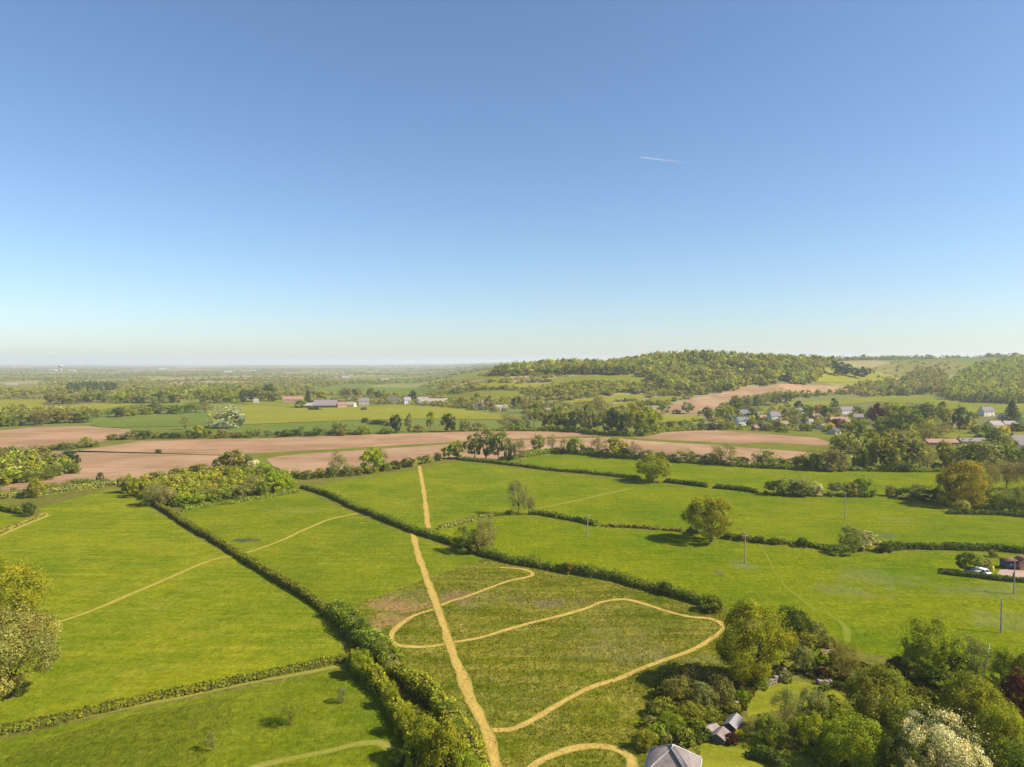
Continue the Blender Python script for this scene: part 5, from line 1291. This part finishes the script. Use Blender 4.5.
for s in (-1, 1):
    g = Geo(); g.box((.75, s * .93, 1.5), (.9, .03, .5)); g.obj('side_window', M_GLASS, o)
    for x in (-1.5, 1.5): wheel(o, x, s * .85)
p = W(973, 574)
o = empty('farm_trailer', p, math.radians(-8)); tag(o, 'low grey trailer left of the white van', 'trailer')
g = Geo(); g.box((0, 0, .62), (3.6, 1.7, .12)); g.obj('bed', M_GREYP, o)
for s in (-1, 1):
    g = Geo(); g.box((0, s * .83, .95), (3.6, .06, .5)); g.obj('side_panel', M_GREYP, o); wheel(o, 0, s * .98, .3, .2)
g = Geo(); g.tube([(1.8, 0, .58), (2.9, 0, .5)], [.06, .06], 6); g.obj('drawbar', M_GREYP, o)
p = W(1011, 568)
o = empty('storage_shed', p, -.05); tag(o, 'red roofed storage shed with a dark front in the gravel yard', 'shed')
g = Geo(); g.box((0, 0, 1.05), (4.4, 2.6, 2.3)); g.obj('wall', M_BLUE, o)
g = Geo(); prism(g, [(-2.4, 2.15), (2.4, 2.35), (2.4, 2.5), (-2.4, 2.3)], -1.55, 1.55); g.obj('roof', M_RED, o)
for x in (-1.1, 1.1):
    g = Geo(); g.box((x, -1.33, .95), (1.7, .06, 1.8)); g.obj('door', M_RED if x > 0 else M_BLUE, o)
p = W(1024, 569)
o = empty('outbuilding', p, -.1); tag(o, 'pinkish outbuilding right of the red roofed shed', 'outbuilding')
g = Geo(); g.box((0, 0, 1.2), (3.4, 3.0, 2.6)); g.obj('wall', WALLS['pink'], o)
g = Geo(); prism(g, [(-1.9, 2.45), (1.9, 2.45), (0, 3.5)], -1.7, 1.7); g.obj('roof', ROOFS['red'], o)
p = W(992, 571)
o = empty('water_tank', p); tag(o, 'small yellow tank on the edge of the gravel yard', 'tank')
g = Geo(); g.tube([(0, 0, 0), (0, 0, .1), (0, 0, 1.2), (0, 0, 1.4)], [.45, .5, .5, .3], 14); g.obj('vessel', plain('yellow_plastic', (.55, .45, .10), .5), o)
g = Geo(); g.tube([(0, 0, 1.4), (0, 0, 1.5)], [.2, .18], 10); g.obj('lid', M_TYRE, o)

# distant water tower on the horizon
p = W(61, 371)
o = empty('water_tower', p); tag(o, 'tiny water tower breaking the horizon at the left', 'tower')
g = Geo(); s = p.y / F; g.tube([(0, 0, 0), (0, 0, 4 * s)], [1.0 * s, .8 * s], 10); g.obj('shaft', WALLS['grey'], o)
g = Geo(); g.tube([(0, 0, 3.6 * s), (0, 0, 4.2 * s), (0, 0, 5.6 * s), (0, 0, 6 * s)], [.8 * s, 2 * s, 2 * s, 1.6 * s], 14); g.obj('tank', WALLS['grey'], o)
# ------------------------------------------------------------------ tussocks and rough grass (nobody could count them)
def tufts(name, poly, n, hr, cols, seed, label, cat='grass'):
    cols = [tuple(v * .80 for v in c) for c in cols]
    rng = np.random.default_rng(seed)
    B = [W(*p) for p in poly]; xs = [b.x for b in B]; ys = [b.y for b in B]
    x = rng.uniform(min(xs), max(xs), n * 3); y = rng.uniform(min(ys), max(ys), n * 3)
    k = inpoly(x, y, [(b.x, b.y) for b in B])
    # clustered: keep where a coarse wave field is high
    w = np.sin(x * .31 + 2 * np.sin(y * .17)) + np.sin(y * .43 + 1.7 * np.sin(x * .13)) + np.sin((x + y) * .9) * .6
    k &= rng.random(n * 3) < np.clip(.35 + .3 * w, .05, 1)
    for P, wd in PATHS:
        near = (x > P[:, 0].min() - 3) & (x < P[:, 0].max() + 3) & (y > P[:, 1].min() - 3) & (y < P[:, 1].max() + 3) & k
        ii = np.nonzero(near)[0]
        for c0 in range(0, len(ii), 2000):
            q = ii[c0:c0 + 2000]
            d = np.min((x[q, None] - P[None, :, 0]) ** 2 + (y[q, None] - P[None, :, 1]) ** 2, 1)
            k[q] &= d > (wd * .46) ** 2
    x, y = x[k][:n], y[k][:n]; n = len(x); z = H(x, y)
    c = pick_cols_list(rng, cols, n)
    g = Geo(); h = rng.uniform(*hr, n)
    for j in range(3):
        a = rng.uniform(0, 6.28, n); dx, dy = np.cos(a), np.sin(a); wd = h * rng.uniform(.5, .9, n); tl = rng.normal(size=(n, 2)) * h[:, None] * .35
        V = np.stack([np.c_[x - dx * wd, y - dy * wd, z], np.c_[x + dx * wd, y + dy * wd, z], np.c_[x + dx * wd * .5 + tl[:, 0], y + dy * wd * .5 + tl[:, 1], z + h], np.c_[x - dx * wd * .6 + tl[:, 0], y - dy * wd * .6 + tl[:, 1], z + h * .85]], 1)
        g.add(V.reshape(-1, 3), np.arange(4 * n).reshape(n, 4), c)
    o = g.obj(name, [M_LEAF]); o.color = (1, 1, 1, 1); tag(o, label, cat, None, 'stuff')
def pick_cols_list(rng, cols, n):
    A = np.array(cols); return A[rng.integers(0, len(A), n)] * rng.uniform(.8, 1.2, (n, 1))

def keep_off(poly): return poly
tufts('meadow_tussocks', RM, 15000, (.08, .22), [(.19, .20, .025), (.24, .22, .035), (.40, .32, .09), (.17, .19, .02), (.46, .37, .12)], 5, 'grass tussocks of the rough meadow')
tufts('bank_undergrowth', [(655, 690), (672, 668), (740, 672), (756, 690), (742, 712), (730, 726), (704, 744), (668, 752), (640, 752)], 4200, (.3, .9), [(.13, .14, .02), (.19, .15, .045), (.15, .155, .025)], 6, 'brambles and weeds on the bank behind the house', 'undergrowth')
tufts('garden_undergrowth', [(744, 684), (770, 668), (800, 655), (850, 660), (900, 680), (960, 680), (1040, 690), (1060, 800), (830, 800), (815, 745), (850, 712), (890, 715), (892, 690), (850, 690), (800, 676)], 9000, (.2, .7), [(.11, .13, .02), (.16, .16, .025), (.14, .12, .04)], 7, 'weeds and ground cover between the garden trees', 'undergrowth')
tufts('ditch_undergrowth', [(350, 625), (372, 640), (410, 680), (445, 708), (470, 745), (486, 800), (420, 800), (412, 730), (372, 680), (350, 662)], 5000, (.25, .8), [(.14, .15, .02), (.20, .18, .03), (.12, .125, .025)], 8, 'long grass and weeds in the ditch between the hedges', 'undergrowth')

# ------------------------------------------------------------------ vapour trail
def trail():
    A = Vector(ray(638.5, 157)) * 12000; B = Vector(ray(692, 163.5)) * 12000
    A.z += CAM_Z; B.z += CAM_Z
    g = Geo(); n = 14
    pts = [A.lerp(B, i / (n - 1)) for i in range(n)]
    rad = [2.5 + 9 * min(1, i / 2) for i in range(n)]
    g.tube([tuple(p) for p in pts], rad, 8)
    t = NT('vapour')
    gn = t.n('NewGeometry'); d = t.n('VectorMath', operation='DISTANCE'); d.inputs[1].default_value = A; t.l(gn.outputs['Position'], d.inputs[0])
    f = t.ramp(d.outputs['Value'], (B - A).length, 0)
    lw = t.n('LayerWeight'); lw.inputs[0].default_value = .35
    al = t.math('MULTIPLY', t.math('MULTIPLY', t.math('POWER', f, .9), .42), t.math('SUBTRACT', 1.0, lw.outputs['Facing']))
    df = t.n('BsdfDiffuse'); df.inputs[0].default_value = (.9, .9, .9, 1); tr = t.n('BsdfTransparent'); ms = t.n('MixShader')
    t.l(al, ms.inputs[0]); t.l(tr.outputs[0], ms.inputs[1]); t.l(df.outputs[0], ms.inputs[2]); t.l(ms.outputs[0], t.out.inputs['Surface'])
    o = g.obj('vapour_trail', t.m); tag(o, 'short thin white vapour trail fading to the right in the blue sky', 'vapour trail')
trail()

# ------------------------------------------------------------------ air
def haze():
    x, y0, y1, z0, z1 = 31000, -1200, 31000, -6, 150
    V = [(-x, y0, z0), (x, y0, z0), (x, y1, z0), (-x, y1, z0), (-x, y0, z1), (x, y0, z1), (x, y1, z1), (-x, y1, z1)]
    me = bpy.data.meshes.new('haze'); me.from_pydata(V, [], [(0, 3, 2, 1), (4, 5, 6, 7), (0, 1, 5, 4), (1, 2, 6, 5), (2, 3, 7, 6), (3, 0, 4, 7)])
    t = NT('haze')
    v = t.n('VolumePrincipled'); v.inputs['Color'].default_value = (.88, .93, 1.0, 1); v.inputs['Density'].default_value = HAZE_D; v.inputs['Anisotropy'].default_value = .2
    t.l(v.outputs[0], t.out.inputs['Volume']); me.materials.append(t.m)
    o = link('haze', me); tag(o, 'thin blue-white haze lying over the plain', 'haze', None, 'stuff')
    o.display_type = 'WIRE'
HAZE_D = 1.0e-4
haze()

# ------------------------------------------------------------------ light
EL, AZB = math.radians(41), math.radians(14)
SUNV = Vector((math.cos(EL) * math.cos(AZB), -math.cos(EL) * math.sin(AZB), math.sin(EL)))
sd_ = bpy.data.lights.new('sun', 'SUN'); sd_.energy = 4.2; sd_.angle = math.radians(.53); sd_.color = (1.0, .925, .80)
so = bpy.data.objects.new('sun', sd_); COL.objects.link(so); so.location = (0, 0, 300)
so.rotation_euler = SUNV.to_track_quat('Z', 'Y').to_euler()
w = bpy.data.worlds.new('World'); SC.world = w; w.use_nodes = True
nt = w.node_tree; bg = nt.nodes['Background']
sk = nt.nodes.new('ShaderNodeTexSky'); sk.sky_type = 'NISHITA'; sk.sun_disc = False
sk.sun_elevation = EL; sk.sun_rotation = math.atan2(SUNV.x, SUNV.y)
sk.altitude = 60; sk.air_density = 1.0; sk.dust_density = .6; sk.ozone_density = 4.5
tn = nt.nodes.new('ShaderNodeMix'); tn.data_type = 'RGBA'; tn.blend_type = 'MULTIPLY'; tn.inputs[0].default_value = 1.0
tn.inputs[7].default_value = (.95, .97, .99, 1)
nt.links.new(sk.outputs[0], tn.inputs[6]); nt.links.new(tn.outputs[2], bg.inputs[0]); bg.inputs[1].default_value = .0825
vs_ = SC.view_settings; vs_.view_transform = 'Standard'; vs_.look = 'None'; vs_.gamma = 1.0; vs_.use_curve_mapping = False
vs_.exposure = 1.0
SC.render.engine = 'CYCLES'
SC.cycles.max_bounces = 6; SC.cycles.diffuse_bounces = 3; SC.cycles.transmission_bounces = 3; SC.cycles.transparent_max_bounces = 8; SC.cycles.volume_bounces = 1
SC.cycles.use_denoising = True
from collections import Counter
print('OBJ', len(SC.objects), Counter(o.name.split('.')[0] for o in SC.objects if o.parent is None).most_common(12))
